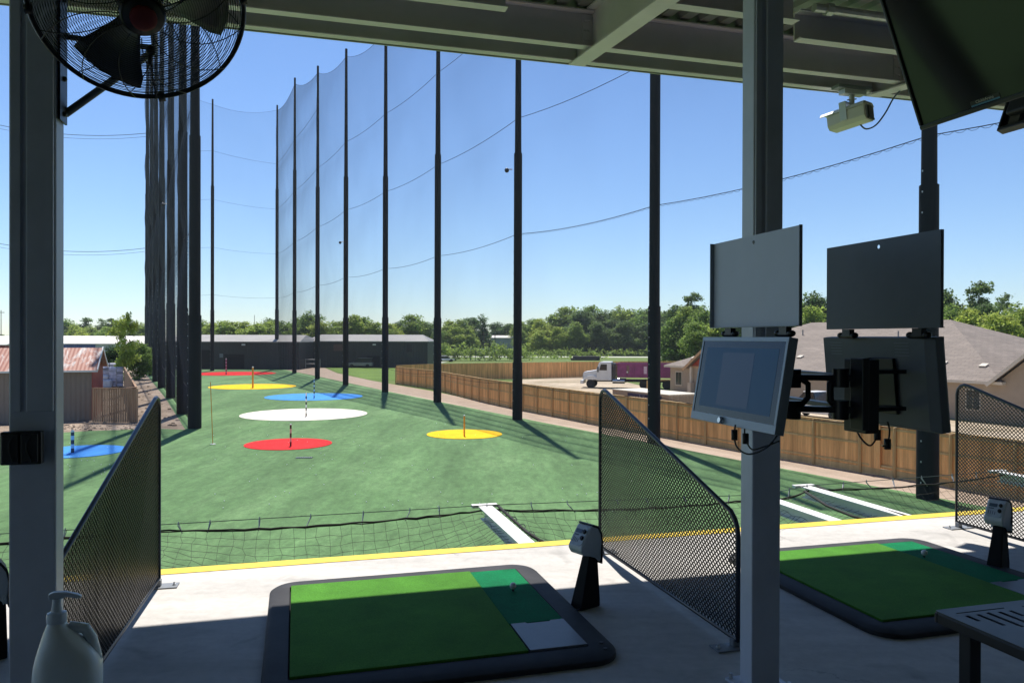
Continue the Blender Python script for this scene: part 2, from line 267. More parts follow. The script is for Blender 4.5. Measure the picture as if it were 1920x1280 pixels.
# ---------------------------------------------------------------- mesh helpers
class MB:
    def __init__(s): s.v = []; s.f = []; s.uv = None
    def add(s, vs, fs):
        o = len(s.v); s.v += [tuple(v) for v in vs]; s.f += [tuple(i + o for i in f) for f in fs]; return s
    def box(s, x0, x1, y0, y1, z0, z1):
        return s.add([(x0, y0, z0), (x1, y0, z0), (x1, y1, z0), (x0, y1, z0), (x0, y0, z1), (x1, y0, z1), (x1, y1, z1), (x0, y1, z1)],
                     [(0, 3, 2, 1), (4, 5, 6, 7), (0, 1, 5, 4), (1, 2, 6, 5), (2, 3, 7, 6), (3, 0, 4, 7)])
    def obox(s, a, b_, w, h, up=(0, 0, 1)):     # box beam from a to b
        a = Vector(a); b_ = Vector(b_); d = (b_ - a).normalized(); up = Vector(up)
        if abs(d.dot(up)) > .98: up = Vector((1, 0, 0))
        x = d.cross(up).normalized() * w / 2; y = x.cross(d).normalized() * h / 2
        vs = [a - x - y, a + x - y, a + x + y, a - x + y, b_ - x - y, b_ + x - y, b_ + x + y, b_ - x + y]
        return s.add(vs, [(0, 1, 2, 3), (7, 6, 5, 4), (0, 4, 5, 1), (1, 5, 6, 2), (2, 6, 7, 3), (3, 7, 4, 0)])
    def tube(s, pts, r, n=8, closed=False, cap=True):
        pts = [Vector(p) for p in pts]; N = len(pts); rs = r if isinstance(r, (list, tuple)) else [r] * N
        rings = []; prev = None
        for i, p in enumerate(pts):
            if closed: t = pts[(i + 1) % N] - pts[i - 1]
            else: t = pts[min(i + 1, N - 1)] - pts[max(i - 1, 0)]
            t.normalize()
            if prev is None:
                u = t.orthogonal().normalized()
            else:
                u = (prev - t * prev.dot(t)).normalized()
            prev = u; v = t.cross(u)
            rings.append([p + (u * math.cos(2 * PI * k / n) + v * math.sin(2 * PI * k / n)) * rs[i] for k in range(n)])
        vs = [q for R_ in rings for q in R_]; fs = []
        for i in range(N if closed else N - 1):
            j = (i + 1) % N
            for k in range(n): fs.append((i * n + k, i * n + (k + 1) % n, j * n + (k + 1) % n, j * n + k))
        if cap and not closed: fs.append(tuple(range(n - 1, -1, -1))); fs.append(tuple((N - 1) * n + k for k in range(n)))
        return s.add(vs, fs)
    def prism(s, poly, a, b_, f):               # poly in 2-D, swept from a to b; f(u,v,w)->xyz
        n = len(poly); vs = [f(u, v, a) for u, v in poly] + [f(u, v, b_) for u, v in poly]
        fs = [tuple(range(n))[::-1], tuple(range(n, 2 * n))] + [(i, (i + 1) % n, n + (i + 1) % n, n + i) for i in range(n)]
        return s.add(vs, fs)
    def lathe(s, prof, n=24, c=(0, 0, 0)):
        vs = []; fs = []
        for r_, z in prof:
            for k in range(n): vs.append((c[0] + r_ * math.cos(2 * PI * k / n), c[1] + r_ * math.sin(2 * PI * k / n), c[2] + z))
        for i in range(len(prof) - 1):
            for k in range(n): fs.append((i * n + k, i * n + (k + 1) % n, (i + 1) * n + (k + 1) % n, (i + 1) * n + k))
        fs.append(tuple(range(n))[::-1]); fs.append(tuple((len(prof) - 1) * n + k for k in range(n)))
        return s.add(vs, fs)
    def sphere(s, c, r, n=12, sq=(1, 1, 1)):
        prof = [(max(1e-4, math.sin(PI * i / n)) , -math.cos(PI * i / n)) for i in range(n + 1)]
        o = len(s.v); s.lathe(prof, n * 2)
        for i in range(o, len(s.v)):
            x, y, z = s.v[i]; s.v[i] = (c[0] + x * r * sq[0], c[1] + y * r * sq[1], c[2] + z * r * sq[2])
        return s
    def xf(s, M, start=0):
        for i in range(start, len(s.v)): s.v[i] = tuple(M @ Vector(s.v[i]))
        return s
    def build(s, name, mat, parent=None, smooth=False, bevel=0, loc=None, rot=None, fix=True):
        me = bpy.data.meshes.new(name); me.from_pydata(s.v, [], s.f)
        if fix:
            bm = bmesh.new(); bm.from_mesh(me); bmesh.ops.recalc_face_normals(bm, faces=bm.faces); bm.to_mesh(me); bm.free()
        if mat: me.materials.append(mat)
        if smooth:
            for p in me.polygons: p.use_smooth = True
            if smooth == 'auto' : me.set_sharp_from_angle(angle=math.radians(40))
        o = bpy.data.objects.new(name, me); COL.objects.link(o)
        if parent: o.parent = parent
        if loc is not None: o.location = loc
        if rot is not None: o.rotation_euler = rot
        if bevel:
            b = o.modifiers.new('bevel', 'BEVEL'); b.width = bevel; b.segments = 2; b.limit_method = 'ANGLE'; b.angle_limit = math.radians(35)
        return o
def tag(o, label=None, cat=None, group=None, kind=None):
    if label: o['label'] = label
    if cat: o['category'] = cat
    if group: o['group'] = group
    if kind: o['kind'] = kind
    return o
def thing(name, label, cat, loc=(0, 0, 0), rotz=0, group=None, rot=None):
    o = bpy.data.objects.new(name, None); COL.objects.link(o); o.location = loc
    o.rotation_euler = rot if rot else (0, 0, rotz); o.empty_display_size = .1
    return tag(o, label, cat, group)
def copy_tree(o, parent=None, top=True):
    c = o.copy(); COL.objects.link(c)
    if parent: c.parent = parent
    for ch in list(o.children): copy_tree(ch, c, False)
    return c
def text_mesh(name, s, size, mat, parent, loc, rot, ext=.001, font_shear=0):
    cu = bpy.data.curves.new(name, 'FONT'); cu.body = s; cu.size = size; cu.extrude = ext; cu.align_x = 'CENTER'; cu.align_y = 'CENTER'; cu.shear = font_shear
    t = bpy.data.objects.new('tmp_text', cu); COL.objects.link(t); dg = bpy.context.evaluated_depsgraph_get()
    me = bpy.data.meshes.new_from_object(t.evaluated_get(dg)); bpy.data.objects.remove(t); me.name = name; me.materials.clear(); me.materials.append(mat)
    o = bpy.data.objects.new(name, me); COL.objects.link(o); o.parent = parent; o.location = loc; o.rotation_euler = rot; return o
def plate_holes(name, outline, holes, thick, mat, parent, loc=(0, 0, 0), rot=(0, 0, 0)):
    cu = bpy.data.curves.new(name, 'CURVE'); cu.dimensions = '2D'; cu.fill_mode = 'BOTH'; cu.extrude = thick / 2
    for poly in [outline] + holes:
        sp = cu.splines.new('POLY'); sp.points.add(len(poly) - 1); sp.use_cyclic_u = True
        for p, (x, y) in zip(sp.points, poly): p.co = (x, y, 0, 1)
    t = bpy.data.objects.new('tmp_curve', cu); COL.objects.link(t); dg = bpy.context.evaluated_depsgraph_get()
    me = bpy.data.meshes.new_from_object(t.evaluated_get(dg)); bpy.data.objects.remove(t); me.name = name; me.materials.clear(); me.materials.append(mat)
    o = bpy.data.objects.new(name, me); COL.objects.link(o); o.parent = parent; o.location = loc; o.rotation_euler = rot; return o
def sheet(name, pts, z, mat, label=None, cat=None, kind='structure', thick=0):
    mb = MB(); n = len(pts)
    mb.add([(p[0], p[1], z) for p in pts], [tuple(range(n))])
    me = mb.build(name, mat, fix=False)
    if me.data.polygons[0].normal.z < 0: me.data.flip_normals()
    return tag(me, label, cat, kind=kind)

# ---------------------------------------------------------------- ground, field, paths
mb = MB(); mb.add([(-610, -60, 0), (610, -60, 0), (610, 710, 0), (-610, 710, 0)], [(0, 1, 2, 3)])
tag(mb.build('ground', grass), 'wide green and tan meadow ground reaching the horizon', kind='structure')
TURF_R = 27.0
tp = [rg(TURF_R + .9, -12), rg(TURF_R - .2, 20), rg(26.6, 45), rg(27.0, 80), rg(27.9, 110), rg(28.6, 150), rg(5.6, 149), rg(5.4, 120), rg(5.0, 80), rg(4.4, 52), G(300, 804), G(170, 808), G(117, 811), G(0, 819), rg(-40, 46), rg(-40, -12)]
sheet('turf_field', tp, .02, turf, 'green artificial turf of the driving range')
# gravel path between turf and fence
gl = [rg(29.3, -12), rg(29.3, 45), rg(30.3, 63), rg(33, 92), rg(34, 100), rg(36, 125), rg(38, 152), rg(20, 152), rg(28, 149)]
sheet('gravel_path', [rg(26, -12), rg(29.4, -12), rg(29.4, 48), rg(30.4, 63), rg(31.5, 78), rg(31.8, 100), rg(33.5, 125), rg(38, 152), rg(3, 152), rg(3, 147), rg(26, 147)], .010, gravel, 'pinkish gravel path beside the turf')
sheet('dirt_yard', [rg(29.5, 0), rg(54, 0), rg(54, 66), rg(64, 90), rg(72, 98), rg(52, 96), rg(33, 68), rg(29.6, 50)], .012, dirt, 'bare pale construction yard behind the cedar fence')
sheet('dirt_bank', [G(0, 819), G(117, 811), G(170, 808), G(300, 804), rg(4.6, 52), rg(5.2, 80), rg(5.6, 120), rg(5.8, 152), rg(-2, 152), rg(-5, 100), rg(-4, 70), rg(-45, 62), rg(-45, 46)], .015, dirt2, 'rough brown dirt bank beside the left net poles')
sheet('lot', [rg(-4, 152.2), rg(60, 152.2), rg(75, 175), rg(-10, 175)], .012, roadm, 'pale concrete apron in front of the dark sheds')
sheet('road', [(-60, 236, 0), (260, 236, 0), (260, 246, 0), (-60, 246, 0)], .012, roadm, 'far pale road along the trees')
sheet('lawn', [rg(32, 101), rg(34, 125), rg(38, 150), rg(80, 158), rg(110, 140), rg(70, 100)], .014, m_flat('mown_lawn', [(.3, (.1, .17, .03)), (.7, (.15, .24, .045))], .2, 2), 'bright green lawn before the dark shed')

# ---------------------------------------------------------------- deck floor and building shell
def slab(r0, r1, b0, b1, z0, z1):
    m_ = MB(); pts = [bay(r0, b0), bay(r1, b0), bay(r1, b1), bay(r0, b1)]
    m_.prism([(p.x, p.y) for p in pts], z0, z1, lambda u, v, w_: (u, v, w_)); return m_
tag(slab(-9, 17, -5, 5.93, FLOOR - .3, FLOOR).build('deck_floor', conc), 'broad pale concrete deck floor', kind='structure')
tag(slab(-9, 17, 5.795, 5.925, FLOOR + .001, FLOOR + .004).build('edge_line', yellow), 'yellow warning line along the deck edge', kind='structure')
tag(slab(-9, 17, -5.3, -5.02, FLOOR, FLOOR + 4.2).build('rear_wall', pm('rear_wall_paint', (.05, .05, .055), .7)), 'dark rear wall behind the bays', kind='structure')

# canopy roof: deck sheets, fascia, purlins, rafters
RB, RK = 6.86, CAM_H + 2.6
SL = .088
roof = thing('canopy_roof', 'grey steel canopy roof with beams and corrugated deck above the deck', 'roof', bay(0, 0, 0), TH)
def cbeam(name, r0, r1, b, zb, h, fl=.09, t=.012, facing=-1, mat=beamp):
    mb = MB()
    mb.box(r0, r1, b - t / 2, b + t / 2, zb, zb + h)
    x0, x1 = (b - fl, b + t / 2 + .001) if facing < 0 else (b - fl / 2, b + fl / 2)
    mb.box(r0, r1, x0, x1, zb - t, zb); mb.box(r0, r1, x0, x1, zb + h, zb + h + t)
    return mb.build(name, mat, roof)
RAFT = [2.565 + 3.36 * k for k in range(-4, 5)]
for a, c in zip(RAFT[:-1], RAFT[1:]):
    r0, r1 = a + .012, c - .012
    cbeam('eave_beam', r0, r1 , RB, RK + .012, .17, .075)
    cbeam('inner_beam', r0, r1, 6.47, RK + .0, .3, .085, facing=-1)
cbeam('cross_beam', 4.05, RAFT[5] - .01, 5.62, CAM_H + 2.52, .22, .09)
cbeam('cross_beam', 2.60, 3.75, 5.22, CAM_H + 2.475, .24, .09)
cbeam('cross_beam', -4, 1.55, 5.72, CAM_H + 2.52, .24, .09)
zr = lambda b: RK + SL * (b - RB)
for r in RAFT:
    mb = MB()
    def slope(x0, x1, zlo, zhi, b0=-5, b1=RB + .02):
        mb.add([(x0, b0, zr(b0) + zlo), (x1, b0, zr(b0) + zlo), (x1, b1, zr(b1) + zlo), (x0, b1, zr(b1) + zlo), (x0, b0, zr(b0) + zhi), (x1, b0, zr(b0) + zhi), (x1, b1, zr(b1) + zhi), (x0, b1, zr(b1) + zhi)],
               [(0, 3, 2, 1), (4, 5, 6, 7), (0, 1, 5, 4), (1, 2, 6, 5), (2, 3, 7, 6), (3, 0, 4, 7)])
    slope(r - .08, r + .08, -.016, 0); slope(r - .006, r + .006, .0, .36); slope(r - .08, r + .08, .36, .376)
    mb.build('rafter', beamp, roof)
    # bolt plate on web
    mb = MB(); mb.box(r - .10, r - .006, 6.452, 6.462, RK + .03, RK + .29)
    for i in range(3):
        for j in range(2): mb.lathe([(.013, 0), (.013, .012)], 8, (0, 0, 0)); mb.xf(Matrix.Translation((r - .075 + j * .035, 6.452, RK + .07 + i * .085)) @ Matrix.Rotation(PI / 2, 4, 'X'), len(mb.v) - 16)
    mb.build('bolt_plate', beamp, roof)
# corrugated deck
mb = MB(); x = -9.; prof = []
while x < 17.:
    prof += [(x, 0), (x + .10, 0), (x + .125, .05), (x + .175, .05)]; x += .2
vs = []; fs = []
for i, (px_, h) in enumerate(prof):
    vs += [(px_, -5, zr(-5) + .385 + h), (px_, RB + .05, zr(RB + .05) + .385 + h)]
for i in range(len(prof) - 1): fs.append((2 * i, 2 * i + 2, 2 * i + 3, 2 * i + 1))
mb.add(vs, fs).build('roof_deck', deckm, roof)
mb = MB(); mb.add([(-9, -5, zr(-5) + .45), (17, -5, zr(-5) + .45), (17, RB + .06, zr(RB) + .45), (-9, RB + .06, zr(RB) + .45)], [(0, 1, 2, 3)]); mb.build('roof_skin', beamp, roof)
mb = MB(); mb.box(-9, 17, RB + .022, RB + .034, RK - .008, RK + .47); mb.build('fascia_trim', fasc, roof)
mb = MB(); p0 = [(4.05, 5.36, CAM_H + 2.69), (4.6, 5.36, CAM_H + 2.69), (5.9, 5.36, CAM_H + 2.69)]; mb.tube(p0, .035, 10); mb.tube([(4.16, 5.36, CAM_H + 2.69), (4.22, 5.36, CAM_H + 2.69)], .05, 8)
mb.build('conduit', galv, roof)

# ---------------------------------------------------------------- columns
def column(r0, b, label):
    t = thing('steel_column', label, 'column', bay(r0, b, FLOOR), TH, 'square steel columns of the canopy')
    top = zr(b) - .02 - FLOOR
    MB().box(0, .152, 0, .10, 0, top).build('shaft', steel, t, bevel=.006)
    MB().box(.060, .146, -.016, -.0005, 1.38, top - .01).build('cable_raceway', steel, t, bevel=.003)
    MB().box(.006, .040, -.009, -.0005, 1.38, top - .01).build('cable_raceway', steel, t, bevel=.003)
    MB().box(-.05, .202, -.05, .15, .0005, .014).build('base_plate', steel, t, bevel=.002)
    mb = MB()
    for x in (-.03, .182):
        for y in (-.03, .13): mb.lathe([(.01, .014), (.01, .04)], 6, (x, y, 0))
    mb.build('anchor_bolts', galv, t)
    return t
colL = column(-.992, 3.15, 'grey steel column at the left with an outlet box and fan bracket')
colR = column(2.056, 3.15, 'grey steel column at the right behind the tilted touch screen')
# outlet box on left column
t = thing('outlet_box', 'dark double outlet box with two covers on the left steel column', 'outlet box', bay(-1.005, 3.15, CAM_H - .455), TH)
MB().box(0, .132, -.05, -.0165, 0, .118).build('box_body', blackp, t, bevel=.006)
for x in (.008, .068):
    o = MB().box(x, x + .055, -.060, -.0505, .008, .11).build('cover', blackp, t, bevel=.004)
mb = MB()
for x in (.045, .1):
    mb.tube([(x, -.062, .1), (x - .012, -.066, .08), (x - .012, -.064, .05), (x, -.064, .02), (x, -.062, .008)], .0022, 6)
mb.build('cord', black, t)

# ---------------------------------------------------------------- wall fan
C = Vector((-1.245, 2.577, CAM_H + 1.108)); az, el = .564, .754
nrm = Vector((math.sin(az) * math.cos(el), -math.cos(az) * math.cos(el), -math.sin(el)))
fan = thing('wall_fan', 'large black industrial cage fan with red hub bracketed to the left column', 'fan', C)
zq = nrm.to_track_quat('Z', 'Y'); Mf = zq.to_matrix().to_4x4()
def fbuild(mb, name, mat, parent=fan, smooth=True): return mb.xf(Mf).build(name, mat, parent, smooth)
RF = .3295
def cage(depth, sign):
    mb = MB()
    def dome(rr): return sign * depth * (1 - (rr / RF) ** 2.6)
    for k in range(34):
        rr = .076 + (RF - .076) * k / 33.
        mb.tube([(rr * math.cos(a), rr * math.sin(a), dome(rr) + sign * .012) for a in np.linspace(0, 2 * PI, 56, endpoint=False)], .0013, 4, True)
    for k in range(12):
        a0 = 2 * PI * k / 12; pts = []
        for i in range(9):
            rr = .07 + (RF - .07) * i / 8; a = a0 + sign * .55 * (i / 8) ** 1.3; pts.append((rr * math.cos(a), rr * math.sin(a), dome(rr) + sign * .014))
        mb.tube(pts, .0019, 5)
    return mb
fbuild(cage(.085, 1), 'front_guard', black); fbuild(cage(.07, -1), 'rear_guard', black)
mb = MB(); mb.tube([(RF * math.cos(a), RF * math.sin(a), 0) for a in np.linspace(0, 2 * PI, 72, endpoint=False)], .0085, 8, True)
for a in (.3, 1.9, 3.4, 5.0):
    mb.box(-.012, .012, -.012, .012, -.016, .016); mb.xf(Matrix.Rotation(a, 4, 'Z') @ Matrix.Translation((RF, 0, 0)), len(mb.v) - 8)
fbuild(mb, 'rim', black)
blm = pm('fan_blade_metal', (.09, .092, .1), .4, .4, .15, 8)
ax_x = (Mf.inverted() @ (Vector((-.34, 0, -.94)))).to_2d()
a_bl = math.atan2(ax_x.y, ax_x.x)
for k in range(3):
    aa = a_bl + k * 2 * PI / 3; mb = MB(); vs = []; fs = []
    for i in range(7):
        u = i / 6; rr = .05 + .228 * u; half = .30 + .22 * u if u < .9 else .46
        for j in range(7):
            v = j / 6 * 2 - 1; an = aa + v * half * (1.0 - .12 * u); vs.append((rr * math.cos(an), rr * math.sin(an), v * .055 * (1 - .25 * u)))
    for i in range(6):
        for j in range(6): fs.append((i * 7 + j, i * 7 + j + 1, (i + 1) * 7 + j + 1, (i + 1) * 7 + j))
    o = fbuild(mb.add(vs, fs), 'fan_blade', blm); md = o.modifiers.new('solid', 'SOLIDIFY'); md.thickness = .003
fbuild(MB().lathe([(.055, -.05), (.068, .0), (.072, .07), (.06, .096)], 20), 'hub', black)
fbuild(MB().lathe([(.075, -.24), (.082, -.2), (.082, -.1), (.07, -.085)], 24), 'motor', black)
fbuild(MB().lathe([(.042, .095), (.041, .106), (.03, .112), (.001, .114)], 28), 'hub_cap', pm('red_badge', (.16, .008, .008), .4), smooth='auto')
# pull switch + cable
mb = MB(); Cp = AT(283, 95, 2.75) - C; mb.sphere(Cp, .018, 8); mb.tube([Cp, Cp + Vector((-.005, 0, -.05))], .008, 6); mb.tube([Cp + Vector((0, 0, -.04)), Cp + Vector((.01, 0, -.12)), Cp + Vector((.012, .02, -.165))], .0025, 5)
mb.build('pull_switch', black, fan, True)
mb = MB(); W = lambda px_, py_, Y: AT(px_, py_, Y) - C
mb.tube([W(290, -60, 2.95), W(312, -5, 2.85), W(314, 15, 2.85), W(305, 26, 2.85), W(296, 22, 2.85)], .003, 6); mb.build('power_cord', galv, fan, True)
# bracket
wallp = bay(-.84 + .004, 3.2, 0)
mb = MB(); pz = CAM_H + .795
mb.add(*(lambda: ([tuple(bay(-.836 + dx, 3.155 + dy, z_) - C) for dx in (0, .008) for dy in (0, .09) for z_ in (pz - .0, pz + .62)], [(0, 1, 3, 2), (4, 6, 7, 5), (0, 4, 5, 1), (2, 3, 7, 6), (0, 2, 6, 4), (1, 5, 7, 3)]))())
for z_ in (pz + .03, pz + .16, pz + .45, pz + .58):
    o_ = len(mb.v); mb.sphere(tuple(bay(-.826, 3.2, z_) - C), .010, 6)
mb.build('wall_plate', black, fan)
pivot = C - nrm * .2
mb = MB()
mb.tube([bay(-.832, 3.235, pz + .04) - C, AT(290, 95, 3.12) - C, AT(286, 30, 2.85) - C], .014, 10); mb.tube([bay(-.832, 3.235, pz + .33) - C, AT(182, 78, 3.0) - C, AT(289, 90, 3.11) - C], .011, 10); mb.build('bracket_arm', greyw, fan, True)

# ---------------------------------------------------------------- bay dividers (expanded metal)
OUT = [(0, .05), (0, .60), (.008, .645), (.03, .685), (.07, .72), (1.80, 1.248), (1.845, 1.256), (1.885, 1.245), (1.914, 1.215), (1.925, 1.17), (1.925, .05)]
def inside(p):
    c = False; n = len(OUT)
    for i in range(n):
        a, b_ = OUT[i], OUT[i - 1]
        if (a[1] > p[1]) != (b_[1] > p[1]) and p[0] < (b_[0] - a[0]) * (p[1] - a[1]) / (b_[1] - a[1]) + a[0]: c = not c
    return c
def expanded():
    mb = MB(); py_, pz_ = .036, .032; w_ = .0046; th_ = .003
    ny = int(1.925 / py_) + 2; nz = int(1.25 / pz_) + 2
    for i in range(ny):
        for j in range(nz):
            y, z = i * py_, .05 + j * pz_
            nodes_ = [(y, z), (y + py_ / 2, z + pz_ / 2), (y + py_, z)]
            for a, b_ in (((y, z), (y + py_ / 2, z + pz_ / 2)), ((y + py_ / 2, z + pz_ / 2), (y + py_, z)), ((y + py_ / 2, z - pz_ / 2), (y, z)), ((y + py_, z), (y + py_ / 2, z - pz_ / 2))):
                ia, ib = inside(a), inside(b_)
                if not ia and not ib: continue
                if ia != ib:
                    lo, hi = (a, b_) if ia else (b_, a)
                    for _ in range(6):
                        mid = ((lo[0] + hi[0]) / 2, (lo[1] + hi[1]) / 2)
                        if inside(mid): lo = mid
                        else: hi = mid
                    a, b_ = (a, lo) if ia else (lo, b_)
                d = Vector((0, b_[0] - a[0], b_[1] - a[1]))
                if d.length < 1e-4: continue
                nn = Vector((0, -d.z, d.y)).normalized() * w_ / 2; xx = Vector((th_, 0, 0))
                A = Vector((0, *a)); B = Vector((0, *b_))
                mb.add([A - nn - xx, A + nn - xx, A + nn + xx, A - nn + xx, B - nn - xx, B + nn - xx, B + nn + xx, B - nn + xx], [(0, 4, 5, 1), (1, 5, 6, 2), (2, 6, 7, 3), (3, 7, 4, 0)])
    return mb
div = thing('bay_divider', '', 'divider', (0, 0, 0), TH, 'black mesh dividers between the hitting bays')
expanded().build('mesh_panel', black, div, fix=False)
MB().tube([(0, y, z) for y, z in OUT], .0135, 10, True).build('tube_frame', pm('divider_frame_paint', (.016, .022, .035), .33), div, True)
for y in (.03, 1.90):
    m_ = MB().box(-.125, .125, y - .05, y + .05, .0005, .009)
    m_.box(-.02, .02, y - .02, y + .02, .009, .05); m_.build('foot_plate', greyw, div, bevel=.002)
    mb = MB()
    for x in (-.1, .1): mb.lathe([(.012, .009), (.012, .016), (.006, .017), (.006, .03)], 8, (x, y, 0))
    mb.build('anchor_bolts', galv, div)
DIVS = [(-.945, 3.515, 'black mesh divider panel just right of the left steel column'), (2.267, 3.603, 'black mesh divider panel in the middle, between the two putting-green coloured mats'), (5.60, 3.52, 'black mesh divider panel at the far right behind the second tee dispenser')]
for i, (r, b_, lab) in enumerate(DIVS):
    o = div if i == 0 else copy_tree(div); o.location = bay(r, b_, FLOOR); o['label'] = lab
    o.rotation_euler = (0, 0, TH - (math.radians(2.1) if i == 0 else 0)); o.scale = (1, 1.055 if i == 0 else 1, 1)

# ---------------------------------------------------------------- hitting mats
def rrect(x0, x1, y0, y1, r, n=6):
    pts = []
    for cx, cy, a0 in ((x1 - r, y0 + r, -PI / 2), (x1 - r, y1 - r, 0), (x0 + r, y1 - r, PI / 2), (x0 + r, y0 + r, PI)):
        for i in range(n + 1): a = a0 + i * PI / 2 / n; pts.append((cx + r * math.cos(a), cy + r * math.sin(a)))
    return pts
hm = thing('hitting_mat', 'green golf hitting mat in the middle bay with a ball at its dark strip', 'golf mat', bay(0, 0, FLOOR), TH, 'golf hitting mats in black trays')
Z1 = .042
ob = rrect(-.155, 1.625, 3.60, 5.29, .17); ot = rrect(-.13, 1.60, 3.64, 5.265, .15); it = rrect(-.03, 1.483, 3.76, 5.16, .01)
mb = MB(); n_ = len(ob)
mb.add([(x, y, .001) for x, y in ob] + [(x, y, .026) for x, y in ob] + [(x, y, Z1) for x, y in ot] + [(x, y, Z1) for x, y in it] + [(x, y, .012) for x, y in it],
       [(k * n_ + i, k * n_ + (i + 1) % n_, (k + 1) * n_ + (i + 1) % n_, (k + 1) * n_ + i) for k in range(4) for i in range(n_)] + [tuple(4 * n_ + i for i in range(n_))])
mb.build('tray', tray, hm, 'auto', bevel=.004)
MB().box(-.024, 1.155, 3.766, 5.156, .014, .052).build('turf_panel', mat_lite, hm, bevel=.003)
MB().box(1.158, 1.478, 4.155, 5.150, .014, .046).build('ball_strip', mat_dark, hm, bevel=.003)
poly = [(1.165, 3.77), (1.478, 3.77), (1.478, 4.15), (1.40, 4.15), (1.39, 4.135), (1.26, 4.135), (1.25, 4.15), (1.165, 4.15)]
MB().prism(poly, .014, .050, lambda u, v, w_: (u, v, w_)).build('ball_plate', pm('grey_plate', (.16, .17, .19), .4), hm, bevel=.002)
mb = MB(); mb.lathe([(.013, Z1 - .001), (.011, Z1 + .006)], 10, (1.55, 3.70, 0)); mb.lathe([(.013, Z1 - .001), (.011, Z1 + .006)], 10, (1.56, 3.78, 0)); mb.build('rivets', black, hm)
hm2 = copy_tree(hm); hm2.location = bay(3.25, -.125, FLOOR); hm2['label'] = 'green golf hitting mat in the right bay, partly behind the steel column and the table'
ballm = pm('golf_ball', (.75, .76, .78), .35, 0, .02, 5)
def ball(px_, py_, label):
    p = G(px_, py_, FLOOR + .046 + .03); t = thing('golf_ball', label, 'golf ball', (p.x, p.y, FLOOR + .046), 0, 'golf balls teed up on the mats')
    MB().lathe([(.008, 0), (.006, .006), (.008, .011)], 10).build('tee', rubber, t)
    o = MB().sphere((0, 0, .011 + .0213), .0213, 16); o = o.build('ball', ballm, t, True)
ball(962, 1098, 'white golf ball teed on the middle mat at the shadow edge'); ball(1733, 1036, 'white golf ball teed on the right bay mat near the dispenser')

# ---------------------------------------------------------------- tee dispensers
dp = thing('tee_dispenser', '', 'tee dispenser', (0, 0, 0), 0, 'black pedestals with a white control head beside each mat')
prof = [(-.120, 0), (.085, 0), (.085, .05), (.076, .34), (.055, .36), (-.0, .345), (-.008, .32)]
MB().prism(prof, -.042, .042, lambda u, v, w_: (u, w_ * (1.0 if v > .2 else 1.6), v)).build('pedestal', pm('matt_black', (.008, .008, .009), .7, spec=.2), dp, bevel=.008)
mb = MB()
mb.box(-.20, -.10, -.05, -.035, .0, .012); mb.box(-.19, -.10, .035, .05, .0, .012); mb.build('foot_bars', black, dp, bevel=.003)
hp = [(-.130, .385), (-.128, .365), (-.105, .335), (-.02, .318), (.045, .30), (.088, .27), (.094, .40), (.078, .455), (.045, .492), (.0, .505), (-.028, .50)]
MB().prism(hp, -.082, .082, lambda u, v, w_: (u, w_ * (.85 if v < .33 else 1.), v)).build('control_head', offwhite, dp, bevel=.012)
bp_ = [(.092, .26), (.1, .40), (.083, .46), (.048, .50), (0, .514), (-.02, .512), (-.005, .500), (.045, .484), (.075, .445), (.088, .39), (.084, .27)]
MB().prism(bp_, -.086, .086, lambda u, v, w_: (u, w_, v)).build('rear_shell', blackp, dp, bevel=.003)
# face panel on slanted plane from (-.130,.385) to (-.028,.50)
fa = Vector((-.130, 0, .385)); fb = Vector((-.028, 0, .50)); fu = (fb - fa).normalized(); fn = Vector((-fu.z, 0, fu.x)); fl_ = (fb - fa).length
Mfc = Matrix.Identity(4)
for i in range(3): Mfc[i][0] = (0, 1, 0)[i]; Mfc[i][1] = fu[i]; Mfc[i][2] = fn[i]; Mfc[i][3] = fa[i]
mb = MB(); mb.prism(rrect(-.07, .07, .008, fl_ - .004, .035), .0, .004, lambda u, v, w_: (u, v, w_)); mb.xf(Mfc).build('face_panel', pm('face_grey', (.48, .54, .60), .35), dp, bevel=.001)
lcd = MB().box(-.012, .055, .095, .122, .004, .0065).xf(Mfc).build('lcd_window', pm('lcd', (.1, .14, .2), .2), dp)
for y_, nm in ((.108, 0), (.062, 0)):
    MB().lathe([(.0145, .004), (.0155, .014), (.012, .018)], 14, (-.042, y_ - .0, 0)).xf(Mfc).build('knob', black, dp, 'auto')
mb = MB()
for k in range(4): mb.box(-.008 + k * .018, -.004 + k * .018, .03, .055 + .003 * k, .004, .0056)
mb.box(.01, .055, .078, .084, .004, .0056); mb.xf(Mfc).build('slider_marks', pm('mark_ink', (.05, .08, .13), .5), dp)
mb = MB()
for y_ in (-.06, .06): mb.tube([(.06, y_ * 1.38, .33), (.055, y_ * 1.42, .30), (.06, y_ * 1.38, .285), (.07, y_ * 1.38, .30), (.068, y_ * 1.38, .325)], .004, 6, True)
mb.build('latch', offwhite, dp)
for i, (r, b_, lab) in enumerate([(1.735, 4.44, 'black tee dispenser with white head right of the middle mat'), (4.86, 4.36, 'black tee dispenser with white head at the right bay, beside the right divider'), (-1.50, 4.52, 'black tee dispenser cut by the left edge of the view, behind the left column')]):
    o = dp if i == 0 else copy_tree(dp); o.location = bay(r, b_, FLOOR); o.rotation_euler = (0, 0, TH + math.radians(22)); o.scale = (.78, .76, 1.0); o['label'] = lab

